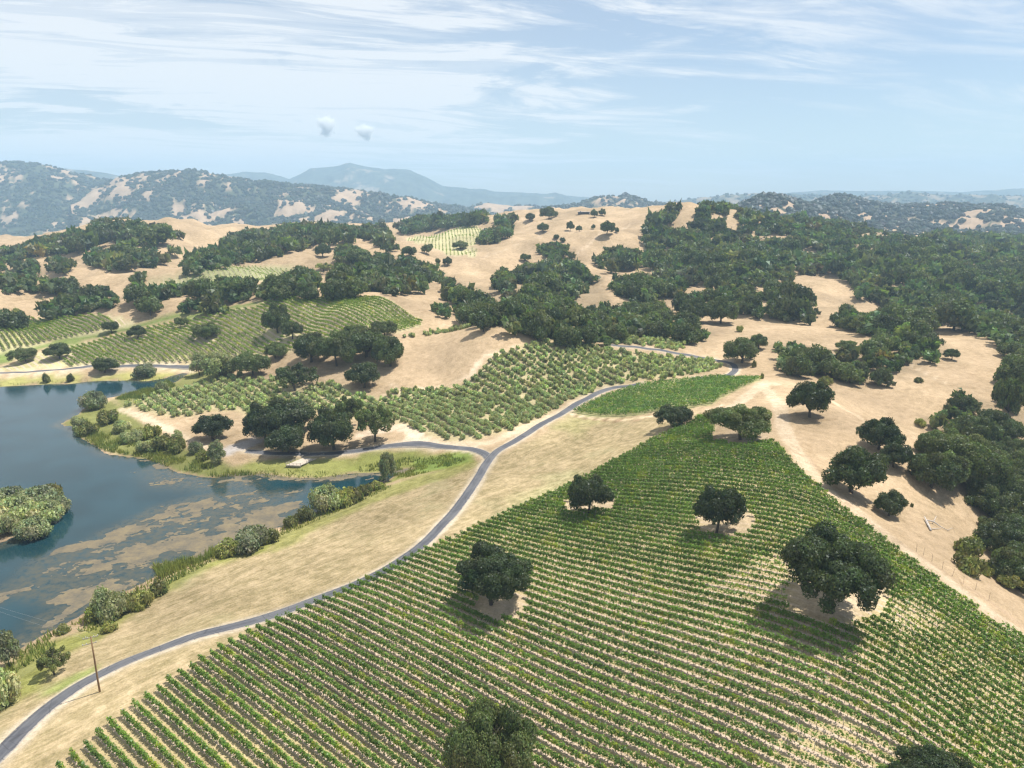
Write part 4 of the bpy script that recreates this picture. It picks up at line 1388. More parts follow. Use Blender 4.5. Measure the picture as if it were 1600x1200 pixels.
def row_foliage(X, Y, Z, d, vig, per, size, hgt, wid, mat, name, parent, tall=.0, tri=False):
    cnt = rng.poisson(per * np.clip(vig, 0, 1.4))
    k = np.repeat(np.arange(len(X)), cnt)
    n = len(k)
    if n == 0:
        return None
    al = rng.uniform(-.62, .62, n) * 1.15
    vv = vig[k]
    hh = rng.beta(1.5, 1.25, n)
    shoot = rng.random(n) < .10
    zc = Z[k] + .62 + hh * hgt * (.55 + .45 * vv) + np.where(shoot, rng.uniform(.1, .5, n) * (1 + tall), 0)
    la = rng.normal(0, 1, n) * wid * (1 - .45 * hh)
    nn = np.array([-d[1], d[0]])
    C = np.c_[X[k] + d[0] * al + nn[0] * la, Y[k] + d[1] * al + nn[1] * la, zc]
    N = np.c_[nn[0] * la / wid, nn[1] * la / wid, .55 + hh * .5] + rng.normal(0, .55, (n, 3))
    V, Fc = leaf_cards(C, N, size * rng.uniform(.7, 1.3, n), elong=1.15, tri=tri)
    base = (.86 + .34 * vnoise(X / 3.1, Y / 3.1, 5))[k][:, None]
    yel = (vnoise(X / 2.2, Y / 2.2, 6)[k] > .80)[:, None]
    col = base * rng.uniform(.70, 1.30, (n, 1)) * np.where(yel, np.array([1.6, 1.25, .9]), np.array([1, 1, 1]))
    col = np.repeat(col * (1 + rng.normal(0, .06, (n, 3))), 3 if tri else 4, 0)
    me = mesh_np(name, V, [Fc], mat, {'tint': np.c_[col, np.ones(len(col))]})
    return me


def in_clear(X, Y, cl, pad=.3):
    f = np.zeros(len(X), bool)
    for p in cl:
        f |= inside(p, X, Y)
    return f


bA = BLOCKS['A']
A_off = bA['w'] @ bA['n']
SPV = 1.15
n_rows = 0
rows = []
for q_ in range(int(math.ceil(A_off.min() / bA['sp'])), int(A_off.max() / bA['sp']) + 1):
    c = q_ * bA['sp']
    t, X, Y, ins = row_span(bA, c, SPV)
    ins &= ~in_clear(X, Y, clear_w)
    Z = ground_z(X, Y)
    u_, v_, z_ = project(X, Y, Z + 1)
    ins &= (v_ < 1250) & (u_ > -30) & (u_ < 1640)
    if ins.sum() < 4:
        continue
    rows.append((q_, X[ins], Y[ins], Z[ins], u_[ins]))
ORD = ['first', 'second', 'third', 'fourth', 'fifth', 'sixth', 'seventh', 'eighth', 'ninth', 'tenth', 'eleventh', 'twelfth', 'thirteenth', 'fourteenth', 'fifteenth', 'sixteenth', 'seventeenth', 'eighteenth', 'nineteenth', 'twentieth']


def ordinal(n):
    if n < 20:
        return ORD[n]
    tens = {2: 'twenty', 3: 'thirty', 4: 'forty', 5: 'fifty', 6: 'sixty', 7: 'seventy', 8: 'eighty', 9: 'ninety'}
    t, o_ = divmod(n + 1, 10)
    if t >= 10:
        return 'hundred and ' + (ORD[n - 100] if n > 99 else 'first')
    return tens[t] + '-' + ORD[o_ - 1] if o_ else tens[t][:-1] + 'ieth'


vis_i = 0
for q_, X, Y, Z, U in rows:
    root = link('vine_row', None, loc=(float(X[0]), float(Y[0]), float(Z[0])))
    ox = np.array([X[0], Y[0], Z[0]])
    vig = .72 + .75 * fbm(X / 11, Y / 11, 21, 3) - .1
    dens = np.ones(len(X))
    for p, f in SPARSE:
        dens = np.where(inside(p, X, Y), f, dens)
    hole = vnoise(X / 1.9 + q_ * 3.7, Y / 1.9, 23)
    vig = np.where(hole > .92, .15, vig) * np.where(rng.random(len(X)) < .04, .3, 1) * np.where(dens < 1, dens * rng.uniform(.5, 1.6, len(X)), 1)
    # thicker growth on the upper end of the slope
    vig *= 1 + .28 * sstep(Y, 150, 215)
    near_ = np.median(np.hypot(X, Y))
    me = row_foliage(X, Y, Z, bA['d'], np.clip(vig, 0, 1.5) * .6 + .42 * (dens >= 1), 62, .215, 1.05, .285, VINE_LEAF, 'foliage', root, tri=True)
    if me:
        f = link('foliage', me, root, loc=(-ox[0], -ox[1], -ox[2]))
    mb = MB()
    for x, y, z in zip(X, Y, Z):
        j = rng.normal(0, .05, 2)
        mb.tube([(x, y, z - .08), (x + j[0], y + j[1], z + .85)], [.055, .035], 3)
    link('vine_trunk', mb.mesh('vine_trunk', VINE_WOOD), root, loc=tuple(-ox), kind='stuff')
    mb = MB()
    br = np.where(np.hypot(np.diff(X), np.diff(Y)) > SPV * 1.8)[0] + 1
    for sx, sy, sz in zip(np.split(X, br), np.split(Y, br), np.split(Z, br)):
        if len(sx) > 2:
            mb.tube(np.c_[sx, sy, sz + .48][::2], .022, 3)
    if mb.V:
        link('drip_hose', mb.mesh('drip_hose', BARK), root, loc=tuple(-ox), kind='stuff')
    mb = MB()
    for x, y, z in zip(X[3::6], Y[3::6], Z[3::6]):
        mb.tube([(x, y, z - .1), (x, y, z + 1.95)], .04, 4)
    if mb.V:
        link('trellis_post', mb.mesh('trellis_post', PALE_BARK), root, loc=tuple(-ox), kind='stuff')
    for e in (0, -1):
        mb = MB()
        mb.tube([(X[e], Y[e], Z[e] - .3), (X[e] + bA['d'][0] * (-.25 if e == 0 else .25), Y[e] + bA['d'][1] * (-.25 if e == 0 else .25), Z[e] + 1.75)], .055, 4)
        link('end_post', mb.mesh('end_post', PALE_BARK), root, loc=tuple(-ox))
    root['category'] = 'vine row'
    root['group'] = 'vine rows of the big hillside vineyard'
    vis_i += 1
    n_rows += 1
A_roots = [o for o in COL.objects if o.name.startswith('vine_row')]
# rows are told apart by counting along the roadside edge, starting beside the utility pole
lead = sorted(A_roots, key=lambda o: o.location.x * bA['n'][0] + o.location.y * bA['n'][1])
left_edge = []
for o, r_ in zip(A_roots, rows):
    end = r_[1][np.argmin(r_[4])], r_[2][np.argmin(r_[4])], r_[3][np.argmin(r_[4])]
    uu, vv_, _ = project(*[np.array([q2]) for q2 in end])
    left_edge.append((o, float(uu[0]), float(vv_[0])))
k0 = 0
for o, uu, vv_ in left_edge:
    if vv_ > 1196:
        o['label'] = ordinal(k0) + ' vine row running out through the bottom edge of the picture, from the corner'
        k0 += 1
    else:
        break
for k, (o, uu, vv_) in enumerate(left_edge[k0:]):
    if uu < 1105:
        o['label'] = 'hillside vine row, ' + ordinal(k) + ' along the roadside edge counted from the bottom'
    else:
        o['label'] = 'short vine row at the top corner of the hillside vineyard by the broad oak'
print('A rows', len(rows), 'tris', TRIS[0])

BLAB = {'B': 'lush vine row from left in the leaf shaped block by the road bend', 'C': 'vine row from left in the striped western vineyard facing the lake', 'E': 'vine row from left in the vineyard above the green swale',
        'D': 'vine row from left in the far striped hillside vineyard', 'P': 'pale vine row from left beyond the western oak row'}
for key in 'BCEDP':
    b = BLOCKS[key]
    off = b['w'] @ b['n']
    sp = b['sp']
    st = 1.3 if key == 'B' else 2.0
    got = []
    for q_ in range(int(math.ceil(off.min() / sp)), int(off.max() / sp) + 1):
        t, X, Y, ins = row_span(b, q_ * sp, st)
        for tx, ty, r_ in tree_clear:
            ins &= (X - tx) ** 2 + (Y - ty) ** 2 > (r_ * .85) ** 2
        if key in 'CE':
            ins &= ~inside(SWALE, X, Y)
        if ins.sum() < 14:
            continue
        X, Y = X[ins], Y[ins]
        Z = ground_z(X, Y)
        u_, v_, z_ = project(X, Y, Z + 1)
        m = (u_ > -20) & (u_ < 1620)
        if m.sum() < 14:
            continue
        got.append((q_, X[m], Y[m], Z[m]))
    got.sort(key=lambda g_: float(np.min(project(g_[1], g_[2], g_[3])[0])))
    for nrow, (q_, X, Y, Z) in enumerate(got):
        vig = .75 + .5 * fbm(X / 12, Y / 12, 27, 3)
        vig = np.where(rng.random(len(X)) < .04, .2, vig)
        if key == 'B':
            me = row_foliage(X, Y, Z, b['d'], vig, 26, .27, 1.35, .42, LUSH_LEAF, 'vine_row', None, .5)
        elif key in 'CE':
            me = row_foliage(X, Y, Z, b['d'] * 1.75, vig * .5 + .5, 44, .34, 1.3, .32, LIGHT_VINE_LEAF, 'vine_row', None)
        else:
            me = row_foliage(X, Y, Z, b['d'] * 1.75, vig * .8, 10 if key == 'D' else 12, .36, 1.2, .26, LIGHT_VINE_LEAF, 'vine_row', None)
        if me:
            link('vine_row', me, label=ordinal(nrow) + ' ' + BLAB[key], cat='vine row', group={'B': 'vine rows of the leaf shaped block', 'C': 'vine rows of the western vineyard', 'E': 'vine rows left of the swale', 'D': 'vine rows of the far vineyard', 'P': 'pale vine rows in the western valley'}[key])
    print(key, 'rows', len(got), 'tris', TRIS[0])

# ------------------------------------------------------------------ olive orchard
ORCH = ["588,630 622,608 700,608 740,592 762,572 768,555 800,546 850,533 920,540 1000,552 1060,560 1112,565 1127,575 1100,583 1040,592 985,597 940,606 893,624 850,649 800,671 745,688 700,687 660,675 630,667 602,652",
        "192,634 250,614 300,602 345,590 372,586 430,592 470,600 520,600 600,625 590,652 560,655 470,640 420,655 390,652 370,640 330,642 290,652 240,646",
        "624,526 730,507 736,511 640,530", "947,537 985,528 1075,531 1068,545 1050,550 1000,543"]
orch_w = [world_poly(s_) for s_ in ORCH]
odv = np.array([(-60 - 800) / F, 1.0337])
odv /= np.linalg.norm(odv)
onv = np.array([-odv[1], odv[0]])
ii, jj = np.meshgrid(np.arange(-120, 120), np.arange(-140, 140))
oc = np.array([30.0, 320.0])
OX = oc[0] + odv[0] * ii * 2.4 + onv[0] * jj * 4.6
OY = oc[1] + odv[1] * ii * 2.4 + onv[1] * jj * 4.6
OX, OY = (OX + rng.normal(0, .16, OX.shape)).ravel(), (OY + rng.normal(0, .16, OY.shape)).ravel()
inn = np.zeros(len(OX), int)
for k, p in enumerate(orch_w):
    inn[inside(p, OX, OY)] = k + 1
for ln, wd in roads.values():
    inn[line_near(ln, OX, OY, 8) < wd / 2 + 1.8] = 0
for tx, ty, r_ in taken:
    inn[(OX - tx) ** 2 + (OY - ty) ** 2 < (r_ * .7) ** 2] = 0
inn[rng.random(len(OX)) < .06] = 0
k = inn > 0
OX, OY, OB = OX[k], OY[k], inn[k]
OZ = ground_z(OX, OY)
OWD = np.clip(rng.normal(3.5, .45, len(OX)), 2.2, 4.8)
_, _, opz = project(OX, OY, OZ)
oo = np.argsort(opz)
# the orchard trees are told apart by their line and their place in it
olab = {}
for blk, nm in ((1, 'orchard above the road fork'), (2, 'shoreside orchard'), (3, 'narrow orchard strip'), (4, 'small upper orchard')):
    mem = [i for i in oo[:300] if OB[i] == blk]
    for r0 in range(0, len(mem), 20):
        row_ = sorted(mem[r0:r0 + 20], key=lambda i: OX[i] / OY[i])
        for k_, i in enumerate(row_):
            olab[i] = 'olive tree, ' + ordinal(k_) + ' from left in ' + ordinal(r0 // 20) + ' row of the ' + nm
for i in oo[:300]:
    plant('olive_tree', 'olive', float(OX[i]), float(OY[i]), float(OWD[i]), float(OWD[i] * rng.uniform(.58, .76)), olab[i], 'olive tree', group='olive trees in the orchard', z=float(OZ[i]), sink=.1)
olib = []
for q_ in range(5):
    me, L = crown_mesh('tmp', 'bush', 5, 72, .24, None, core=.78, tri=True)
    v = np.empty(len(me.vertices) * 3, np.float32)
    me.vertices.foreach_get('co', v)
    f = np.empty(len(me.loops), np.int32)
    me.loops.foreach_get('vertex_index', f)
    c = np.empty(len(me.vertices) * 4, np.float32)
    me.attributes['tint'].data.foreach_get('color', c)
    olib.append((v.reshape(-1, 3), f.reshape(-1, 3), c.reshape(-1, 4)))
    bpy.data.meshes.remove(me)
Vs, Fs, Cs, o_ = [], [], [], 0
for i in oo[300:]:
    v, f, c = olib[rng.integers(5)]
    a = rng.uniform(0, 6.283)
    s_ = OWD[i] / 2
    Vs.append(np.c_[(v[:, 0] * math.cos(a) - v[:, 1] * math.sin(a)) * s_ + OX[i], (v[:, 0] * math.sin(a) + v[:, 1] * math.cos(a)) * s_ + OY[i], v[:, 2] * s_ * 1.55 + OZ[i]])
    Fs.append(f + o_)
    Cs.append(c * np.r_[rng.uniform(.78, 1.25) * (1 + rng.normal(0, .04, 3)), 1])
    o_ += len(v)
link('olive_orchard', mesh_np('olive_orchard', np.vstack(Vs), [np.vstack(Fs)], OLIVE_LEAF, {'tint': np.vstack(Cs)}), kind='stuff', label='farther olive trees covering the upper orchard slope')
print('olives', len(oo), 'tris', TRIS[0])

# ------------------------------------------------------------------ shore plants
SHRUBS = [  # base u, v, width px, height px, kind, leaf, label
    (12, 832, 40, 62, 'willow', 'pale willow at the near left end of the wooded islet'),
    (55, 836, 44, 52, 'willow', 'yellow green willow at the waterline in front of the islet'),
    (30, 812, 52, 66, 'willow', 'dark green willow in the middle of the islet'),
    (78, 812, 44, 52, 'willow', 'grey green willow on the islet above the small landing'),
    (92, 798, 36, 44, 'willow', 'blue green bush at the right tip of the islet'),
    (62, 790, 54, 52, 'willow', 'golden tinted willow at the back of the islet'),
    (18, 788, 50, 48, 'willow', 'willow at the back left of the islet'),
    (-20, 800, 56, 60, 'willow', 'willow cut by the left edge on the islet'),
    (80, 775, 30, 34, 'shrub', 'small willow bush at the far end of the islet'),
    (150, 638, 52, 42, 'willow', 'tall willow bush at the point where the inlet opens'),
    (125, 668, 30, 28, 'willow', 'yellow bush at the tip of the reedy point'),
    (138, 678, 36, 28, 'shrub', 'bright low bush just inside the reedy point'),
    (172, 660, 40, 32, 'shrub', 'dark green bush behind the yellow ones on the point'),
    (190, 674, 36, 28, 'willow', 'olive bush in the middle of the reedy point'),
    (205, 690, 40, 30, 'willow', 'yellowish bush above the reeds, left of the grey one'),
    (222, 684, 34, 26, 'shrub', 'grey dry bush among the green shore bushes'),
    (238, 682, 34, 30, 'shrub', 'dark bush at the top edge of the shore thicket'),
    (228, 704, 32, 28, 'willow', 'pale bush in front of the reeds'),
    (252, 700, 38, 32, 'shrub', 'green bush in the right half of the shore thicket'),
    (275, 705, 36, 34, 'shrub', 'dark bush at the right end of the shore thicket'),
    (277, 688, 22, 26, 'willowtree', 'thin little tree above the shore thicket'),
    (305, 708, 28, 28, 'willow', 'yellow bush below the shore oak'),
    (342, 724, 32, 40, 'willowtree', 'pale willow with grey base beside the gravel turnout'),
    (318, 718, 26, 22, 'shrub', 'low bush between the yellow bush and the pale willow'),
    (345, 590, 58, 46, 'willowtree', 'large pale willow at the head of the inlet, left part'),
    (312, 586, 40, 38, 'willowtree', 'pale willow at the head of the inlet by the far road'),
    (355, 582, 36, 30, 'willow', 'rounded light willow at the head of the inlet, right part'),
    (229, 588, 40, 22, 'willow', 'dense green bush beside the far shore road'),
    (73, 597, 12, 14, 'shrub', 'little bush on the far shore near the left'),
    (110, 596, 12, 12, 'shrub', 'little bush on the far shore, right of two'),
    (252, 612, 22, 18, 'willow', 'bush on the inlet edge above the dark reeds'),
    (607, 752, 30, 50, 'willowtree', 'slender pale willow standing alone in the end of the inlet'),
    (512, 796, 56, 44, 'willow', 'largest shore willow on the meadow side of the lake'),
    (535, 790, 40, 30, 'shrub', 'bush right of the largest shore willow'),
    (552, 784, 34, 26, 'shrub', 'greyish bush farther right along the meadow shore'),
    (572, 772, 26, 18, 'shrub', 'low bush near the inlet end of the meadow shore'),
    (590, 764, 24, 14, 'shrub', 'last low bush toward the slender willow'),
    (478, 812, 30, 24, 'shrub', 'bush left of the largest shore willow beside the white post'),
    (455, 822, 26, 20, 'shrub', 'small bush on the bank between the two big shore willows'),
    (392, 856, 70, 40, 'willow', 'wide grey green willow on the middle of the meadow shore'),
    (420, 846, 34, 24, 'shrub', 'bush at the right end of the wide shore willow'),
    (360, 866, 40, 24, 'shrub', 'yellow bush at the left end of the wide shore willow'),
    (170, 962, 60, 50, 'willow', 'bright yellow green willow bush on the lower shore'),
    (150, 968, 36, 28, 'shrub', 'dark bush left of the bright yellow green willow'),
    (197, 955, 34, 30, 'shrub', 'green bush right of the bright yellow green willow'),
    (222, 945, 36, 28, 'shrub', 'olive bush on the lower shore beneath the reeds'),
    (247, 928, 32, 26, 'shrub', 'dark bush on the lower shore, at the meadow edge'),
    (219, 952, 20, 16, 'shrub', 'little round bush at the meadow edge'),
    (170, 986, 26, 18, 'shrub', 'small dark round bush alone on the meadow above the pole'),
    (100, 988, 22, 16, 'shrub', 'small bush at the waterline left of the pole'),
    (85, 1054, 54, 44, 'open', 'small leaning oak sapling with dark shadow near the pole'),
    (15, 1042, 40, 62, 'willowtree', 'airy willow sapling at the left edge by the water'),
    (5, 1102, 60, 66, 'willow', 'dense bush cut by the left edge beside the road'),
    (1510, 868, 46, 32, 'shrub', 'olive green bush at the ravine rim, upper of two'),
    (1514, 894, 44, 32, 'shrub', 'olive green bush at the ravine rim, lower of two'),
    (1540, 898, 20, 16, 'shrub', 'small bush under the big oak at the right edge'),
    (1574, 918, 34, 26, 'midspread', 'small yellow green tree at the right edge above the dirt road'),
    (1599, 925, 22, 24, 'shrub', 'bush cut by the right edge above the dirt road'),
    (1290, 600, 22, 14, 'shrub', 'light bush on the bank behind the lone slope oak'),
    (1435, 597, 14, 9, 'shrub', 'solitary low bush in the middle of the tan slope'),
    (1438, 664, 18, 11, 'shrub', 'low bush at the left end of the ravine oaks'),
    (1486, 686, 26, 16, 'shrub', 'yellowish round bush below the ravine oaks'),
    (1155, 518, 13, 10, 'shrub', 'small round bush on the tan slope above the paved bend'),
    (1178, 574, 7, 11, 'shrub', 'tiny sapling right of the paved bend'),
    (1191, 592, 7, 9, 'shrub', 'tiny sapling at the tip of the green vine block'),
    (1425, 792, 6, 7, 'shrub', 'tiny shrub on the tan slope above the dead branches'),
    (10, 487, 8, 6, 'shrub', 'tiny bush on the tan slope at the left, upper of three'),
    (27, 489, 12, 8, 'shrub', 'small bush on the tan slope at the left, middle of three'),
    (33, 492, 12, 7, 'shrub', 'small bush on the tan slope at the left, right of three'),
    (506, 424, 30, 14, 'open', 'grey leafless looking oak shrub on the tan hillside'),
    (600, 459, 6, 4, 'shrub', 'tiny bush on the bare crest above the upper vineyard'),
]
for u, v, w_px, h_px, key, lab in SHRUBS:
    X, Y = None, None
    if v > 730 and u < 110 and v < 845:
        X, Y = (float(q_) for q_ in at_z(u, v, .5))
        Z = float(ground_z(np.array([X]), np.array([Y]))[0])
        zc = float(project(X, Y, Z)[2])
        w_, h_ = w_px * zc / F, max(h_px * zc / F * .72, 3)
        w_ *= 1.3
        h_ *= .9
    else:
        X, Y, Z, w_, h_ = place(u, v, w_px, h_px)
        if 635 < v < 720 and u < 345:
            w_, h_ = w_ * .92, h_ * .70
    nm, ct = ('willow', 'willow') if key.startswith('willow') else ('oak_tree', 'oak tree') if key in ('open', 'midspread') else ('shrub', 'bush')
    plant('willow' if nm == 'willow' else 'young_oak' if nm == 'oak_tree' else 'shrub', key, X, Y, w_, h_, lab, ct, z=max(Z, 0), sink=.12, leaf=SHRUB_LEAF if nm == 'oak_tree' else None)


def reeds():
    """cattails and rank grass along the water: single blades, far too many to count"""
    zones = [("112,672 130,655 160,672 215,690 270,715 340,735 400,738 400,744 335,746 270,733 225,716 165,706 125,684", 2.0, 16.0), ("640,714 700,710 730,712 728,720 690,733 645,744 600,757 590,752 640,735 560,738 562,730", 1.15, 4.0),
             ("-10,1062 35,1015 80,990 125,968 205,925 240,906 275,890 340,866 345,872 275,908 210,945 150,985 90,1010 30,1050", 1.7, 4.5), ("400,835 440,826 470,815 500,800 560,775 600,758 610,762 560,786 500,812 440,838 400,852", 1.2, 5.0),
             ("0,604 60,600 110,598 200,594 255,590 300,582 300,588 262,600 215,598 140,594 60,597 0,600", 1.1, 3.0), ("215,612 262,598 275,603 240,618 205,626 180,624", 1.9, 8.0), ("400,730 460,735 560,742 560,745 500,750 400,748", 1.0, 2.0),
             ("240,893 300,873 345,858 352,866 300,884 250,905", 2.2, 12.0)]
    Vs, Cs = [], []
    for s_, h_, dn in zones:
        p = world_poly(s_)
        n = int(dn * 220)
        area = .5 * abs(np.dot(p[:, 0], np.roll(p[:, 1], 1)) - np.dot(p[:, 1], np.roll(p[:, 0], 1)))
        n = int(min(area * dn * .9, 9000))
        X = rng.uniform(p[:, 0].min(), p[:, 0].max(), n * 4)
        Y = rng.uniform(p[:, 1].min(), p[:, 1].max(), n * 4)
        k = inside(p, X, Y) & (fbm(X / 5, Y / 5, 71, 3) > .40)
        X, Y = X[k][:n], Y[k][:n]
        Z = np.maximum(ground_z(X, Y), -.1)
        n = len(X)
        a = rng.uniform(0, 6.283, n)
        hh = h_ * rng.uniform(.5, 1.15, n) * (.6 + .8 * fbm(X / 6, Y / 6, 73, 2))
        wd = rng.uniform(.10, .24, n)
        ln = rng.normal(0, .22, (n, 2)) * hh[:, None]
        B = np.c_[X, Y, Z - .1]
        sd = np.c_[np.cos(a) * wd, np.sin(a) * wd, np.zeros(n)]
        Vs.append(np.stack([B - sd, B + sd, np.c_[X + ln[:, 0], Y + ln[:, 1], Z + hh]], 1).reshape(-1, 3))
        t = fbm(X / 4, Y / 4, 75, 3)[:, None]
        c_ = (np.array([.75, 1.0, .9]) * (1 - t) + np.array([1.75, 1.45, .9]) * t) * rng.uniform(.75, 1.25, (n, 1))
        Cs.append(np.repeat(np.c_[c_, np.ones(n)], 3, 0))
    V = np.vstack(Vs)
    link('reeds', mesh_np('reeds', V, [np.arange(len(V)).reshape(-1, 3)], REED_LEAF, {'tint': np.vstack(Cs)}), kind='stuff', label='cattail reeds and rank green grass fringing the lake')


reeds()

# ------------------------------------------------------------------ built things
DECK = simple_mat('deck_boards', (.52, .45, .36), .85, .2, 1.2, (1, 6, 1))
GREYWOOD = simple_mat('grey_timber', (.34, .30, .25), .9, .25, 2.0)
POLEWOOD = simple_mat('pole_timber', (.21, .125, .06), .9, .3, 1.5, (1, 1, .15))
STEEL = simple_mat('galvanised_steel', (.42, .43, .44), .5, .1, 2.0)
PORCELAIN = simple_mat('insulator', (.55, .56, .58), .3, .05, 2.0)
WHITE = simple_mat('white_paint', (.78, .78, .76), .6, .05, 1.0)
ROOF = simple_mat('pale_metal_roof', (.55, .54, .53), .5, .08, .6)
DARKWALL = simple_mat('dark_wall', (.07, .06, .055), .8, .15, .8)
GLASS = simple_mat('dark_window', (.03, .04, .05), .15, .1, .5)


def gz1(x, y):
    return float(ground_z(np.array([float(x)]), np.array([float(y)]))[0])


# fishing deck on the north shore, with gangway, rails and piles
P0, P1 = np.array(at_z(447, 730, 1.0)), np.array(at_z(470, 731, 1.0))
P2, P3 = np.array(at_z(482, 713, 1.4)), np.array(at_z(467, 707, 1.6))
ax = (P1 - P0) / np.linalg.norm(P1 - P0)
ay = np.array([-ax[1], ax[0]])
Wd = np.linalg.norm(P1 - P0)
root = link('dock', None, loc=(*P0, .8), label='weathered wooden fishing deck with rails at the reedy inlet shore below the oaks', cat='dock')
root.rotation_euler = (0, 0, math.atan2(ax[1], ax[0]))
Ld = 11.5
nb = 22
for i in range(nb):
    mb = MB()
    shear = i * Ld / nb * .42
    mb.box((Wd / 2 + shear, (i + .5) * Ld / nb, 1.05 + rng.uniform(-.012, .012)), (Wd * rng.uniform(.985, 1.01), Ld / nb - .06, .06))
    mb.build('plank', DECK, root)
for sx in (0, 1):
    rail = MB()
    rail.tube([(sx * Wd, 0, 2.0), (sx * Wd + Ld * .42, Ld, 2.0)], .05, 4)
    rail.tube([(sx * Wd, 0, 1.55), (sx * Wd + Ld * .42, Ld, 1.55)], .035, 4)
    rail.build('handrail', GREYWOOD, root)
    for q_ in range(5):
        mb = MB()
        y = Ld * q_ / 4
        mb.box((sx * Wd + y * .42, y, .95), (.11, .11, 2.3))
        mb.build('post', GREYWOOD, root)
front = MB()
front.tube([(0, 0, 2.0), (Wd, 0, 2.0)], .05, 4)
front.tube([(0, 0, 1.55), (Wd, 0, 1.55)], .035, 4)
front.build('handrail', GREYWOOD, root)
for q_ in range(1, 4):
    mb = MB()
    mb.box((Wd * q_ / 4, 0, .95), (.1, .1, 2.1))
    mb.build('post', GREYWOOD, root)
skirt = MB()
skirt.box((Wd / 2, -.07, .82), (Wd + .1, .08, .36))
skirt.build('fascia_board', GREYWOOD, root)
for x, y in ((.2, .3), (Wd - .2, .3), (.2 + 1.4, 3.6), (Wd + 1.2, 3.6)):
    mb = MB()
    mb.tube([(x, y, -1.6), (x, y, 1.0)], .13, 6)
    mb.build('pile', GREYWOOD, root)
gang = MB()
gx0, gl = Wd * .5 + Ld * .42, 3.2
for i in range(7):
    mb = MB()
    mb.box((gx0 + .42 * (i + .5) * gl / 7, Ld + (i + .5) * gl / 7 + .04, 1.12 + i * .05), (1.9, gl / 7 - .06, .06))
    mb.build('gangway_plank', DECK, root)

# floating landing at the tip of the islet
lx, ly = (float(q_) for q_ in at_z(82, 815, .4))
root = link('landing', None, loc=(lx, ly, 0), label='small bleached swim landing at the right tip of the wooded islet', cat='dock')
root.rotation_euler = (0, 0, .25)
for i in range(7):
    mb = MB()
    mb.box((0, -1.05 + i * .35, .62), (3.4, .32, .07))
    mb.build('plank', DECK, root)
for sx, sy in ((-1.5, -1.0), (1.5, -1.0), (-1.5, 1.0), (1.5, 1.0)):
    mb = MB()
    mb.tube([(sx, sy, -1.2), (sx, sy, .58)], .09, 6)
    mb.build('leg', WHITE, root)
mb = MB()
mb.box((0, -1.24, .52), (3.4, .07, .2))
mb.box((0, 1.24, .52), (3.4, .07, .2))
mb.build('edge_beam', GREYWOOD, root)

# utility pole with crossarms, insulators and wires to the west
X, Y, Z = (float(q_[0]) for q_ in cast([156], [1081]))
root = link('utility_pole', None, loc=(X, Y, Z), label='brown wooden utility pole with two crossarms beside the paved road', cat='utility pole')
PH = 12.2
mb = MB()
mb.tube([(0, 0, -1), (0, 0, 3), (.04, 0, 8), (.06, 0, PH)], [.19, .175, .15, .12], 9)
mb.build('pole', POLEWOOD, root, smooth=True)
arm_dir = math.radians(28)
ca_, sa_ = math.cos(arm_dir), math.sin(arm_dir)
ins_pos = []
for hh, ln, sh in ((PH - .25, 2.6, 0.0), (PH - 1.5, 2.4, -.35)):
    mb = MB()
    mb.box((sh * ca_, sh * sa_ - .0, hh), (ln, .10, .13), arm_dir)
    arm = mb.build('crossarm', GREYWOOD, root)
    for s_ in (-.46, -.2, .2, .46):
        cx_, cy_ = (sh + ln * s_) * ca_, (sh + ln * s_) * sa_
        ib = MB()
        ib.tube([(cx_, cy_, hh + .06), (cx_, cy_, hh + .16), (cx_, cy_, hh + .2), (cx_, cy_, hh + .3)], [.03, .03, .075, .05], 7)
        ib.build('insulator', PORCELAIN, arm)
        if hh > PH - 1 and abs(s_) > .4:
            ins_pos.append((X + cx_, Y + cy_, Z + hh + .28))
br = MB()
br.tube([(-.9 * ca_, -.9 * sa_, PH - .28), (0, 0, PH - .95)], .02, 4)
br.tube([(.9 * ca_, .9 * sa_, PH - .28), (0, 0, PH - .95)], .02, 4)
br.build('brace', STEEL, root)
fz = MB()
fz.tube([(-.75 * ca_, -.75 * sa_, PH - .1), (-.7 * ca_ - .1, -.7 * sa_, PH + .25)], .04, 5)
fz.build('fuse_cutout', PORCELAIN, root)
for k, p in enumerate(ins_pos):
    far_ = np.array([p[0] - 95, p[1] + 46 - k * 3, p[2] - 2.5])
    ptsw = [np.array(p) * (1 - t) + far_ * t + np.array([0, 0, -1.6 * 4 * t * (1 - t)]) for t in np.linspace(0, 1, 14)]
    wb = MB()
    wb.tube(ptsw, .009, 4)
    wb.build('power_line', STEEL, None, label=('upper' if k else 'lower') + ' thin wire strung from the pole out over the lake', cat='wire')

# fallen bleached tree on the tan slope
X, Y, Z = (float(q_[0]) for q_ in cast([1455], [826]))
root = link('dead_tree', None, loc=(X, Y, Z), label='fallen bleached dead tree lying in forked pieces on the tan slope by the ravine', cat='dead tree')


def lying(pts2, rad, name):
    q_ = []
    for (uu, vv_), hh in pts2:
        a, b, c = (float(t[0]) for t in cast([uu], [vv_]))
        q_.append((a - X, b - Y, c - Z + hh))
    mb = MB()
    mb.tube(q_, rad, 6)
    mb.build(name, PALE_BARK, root, smooth=True)


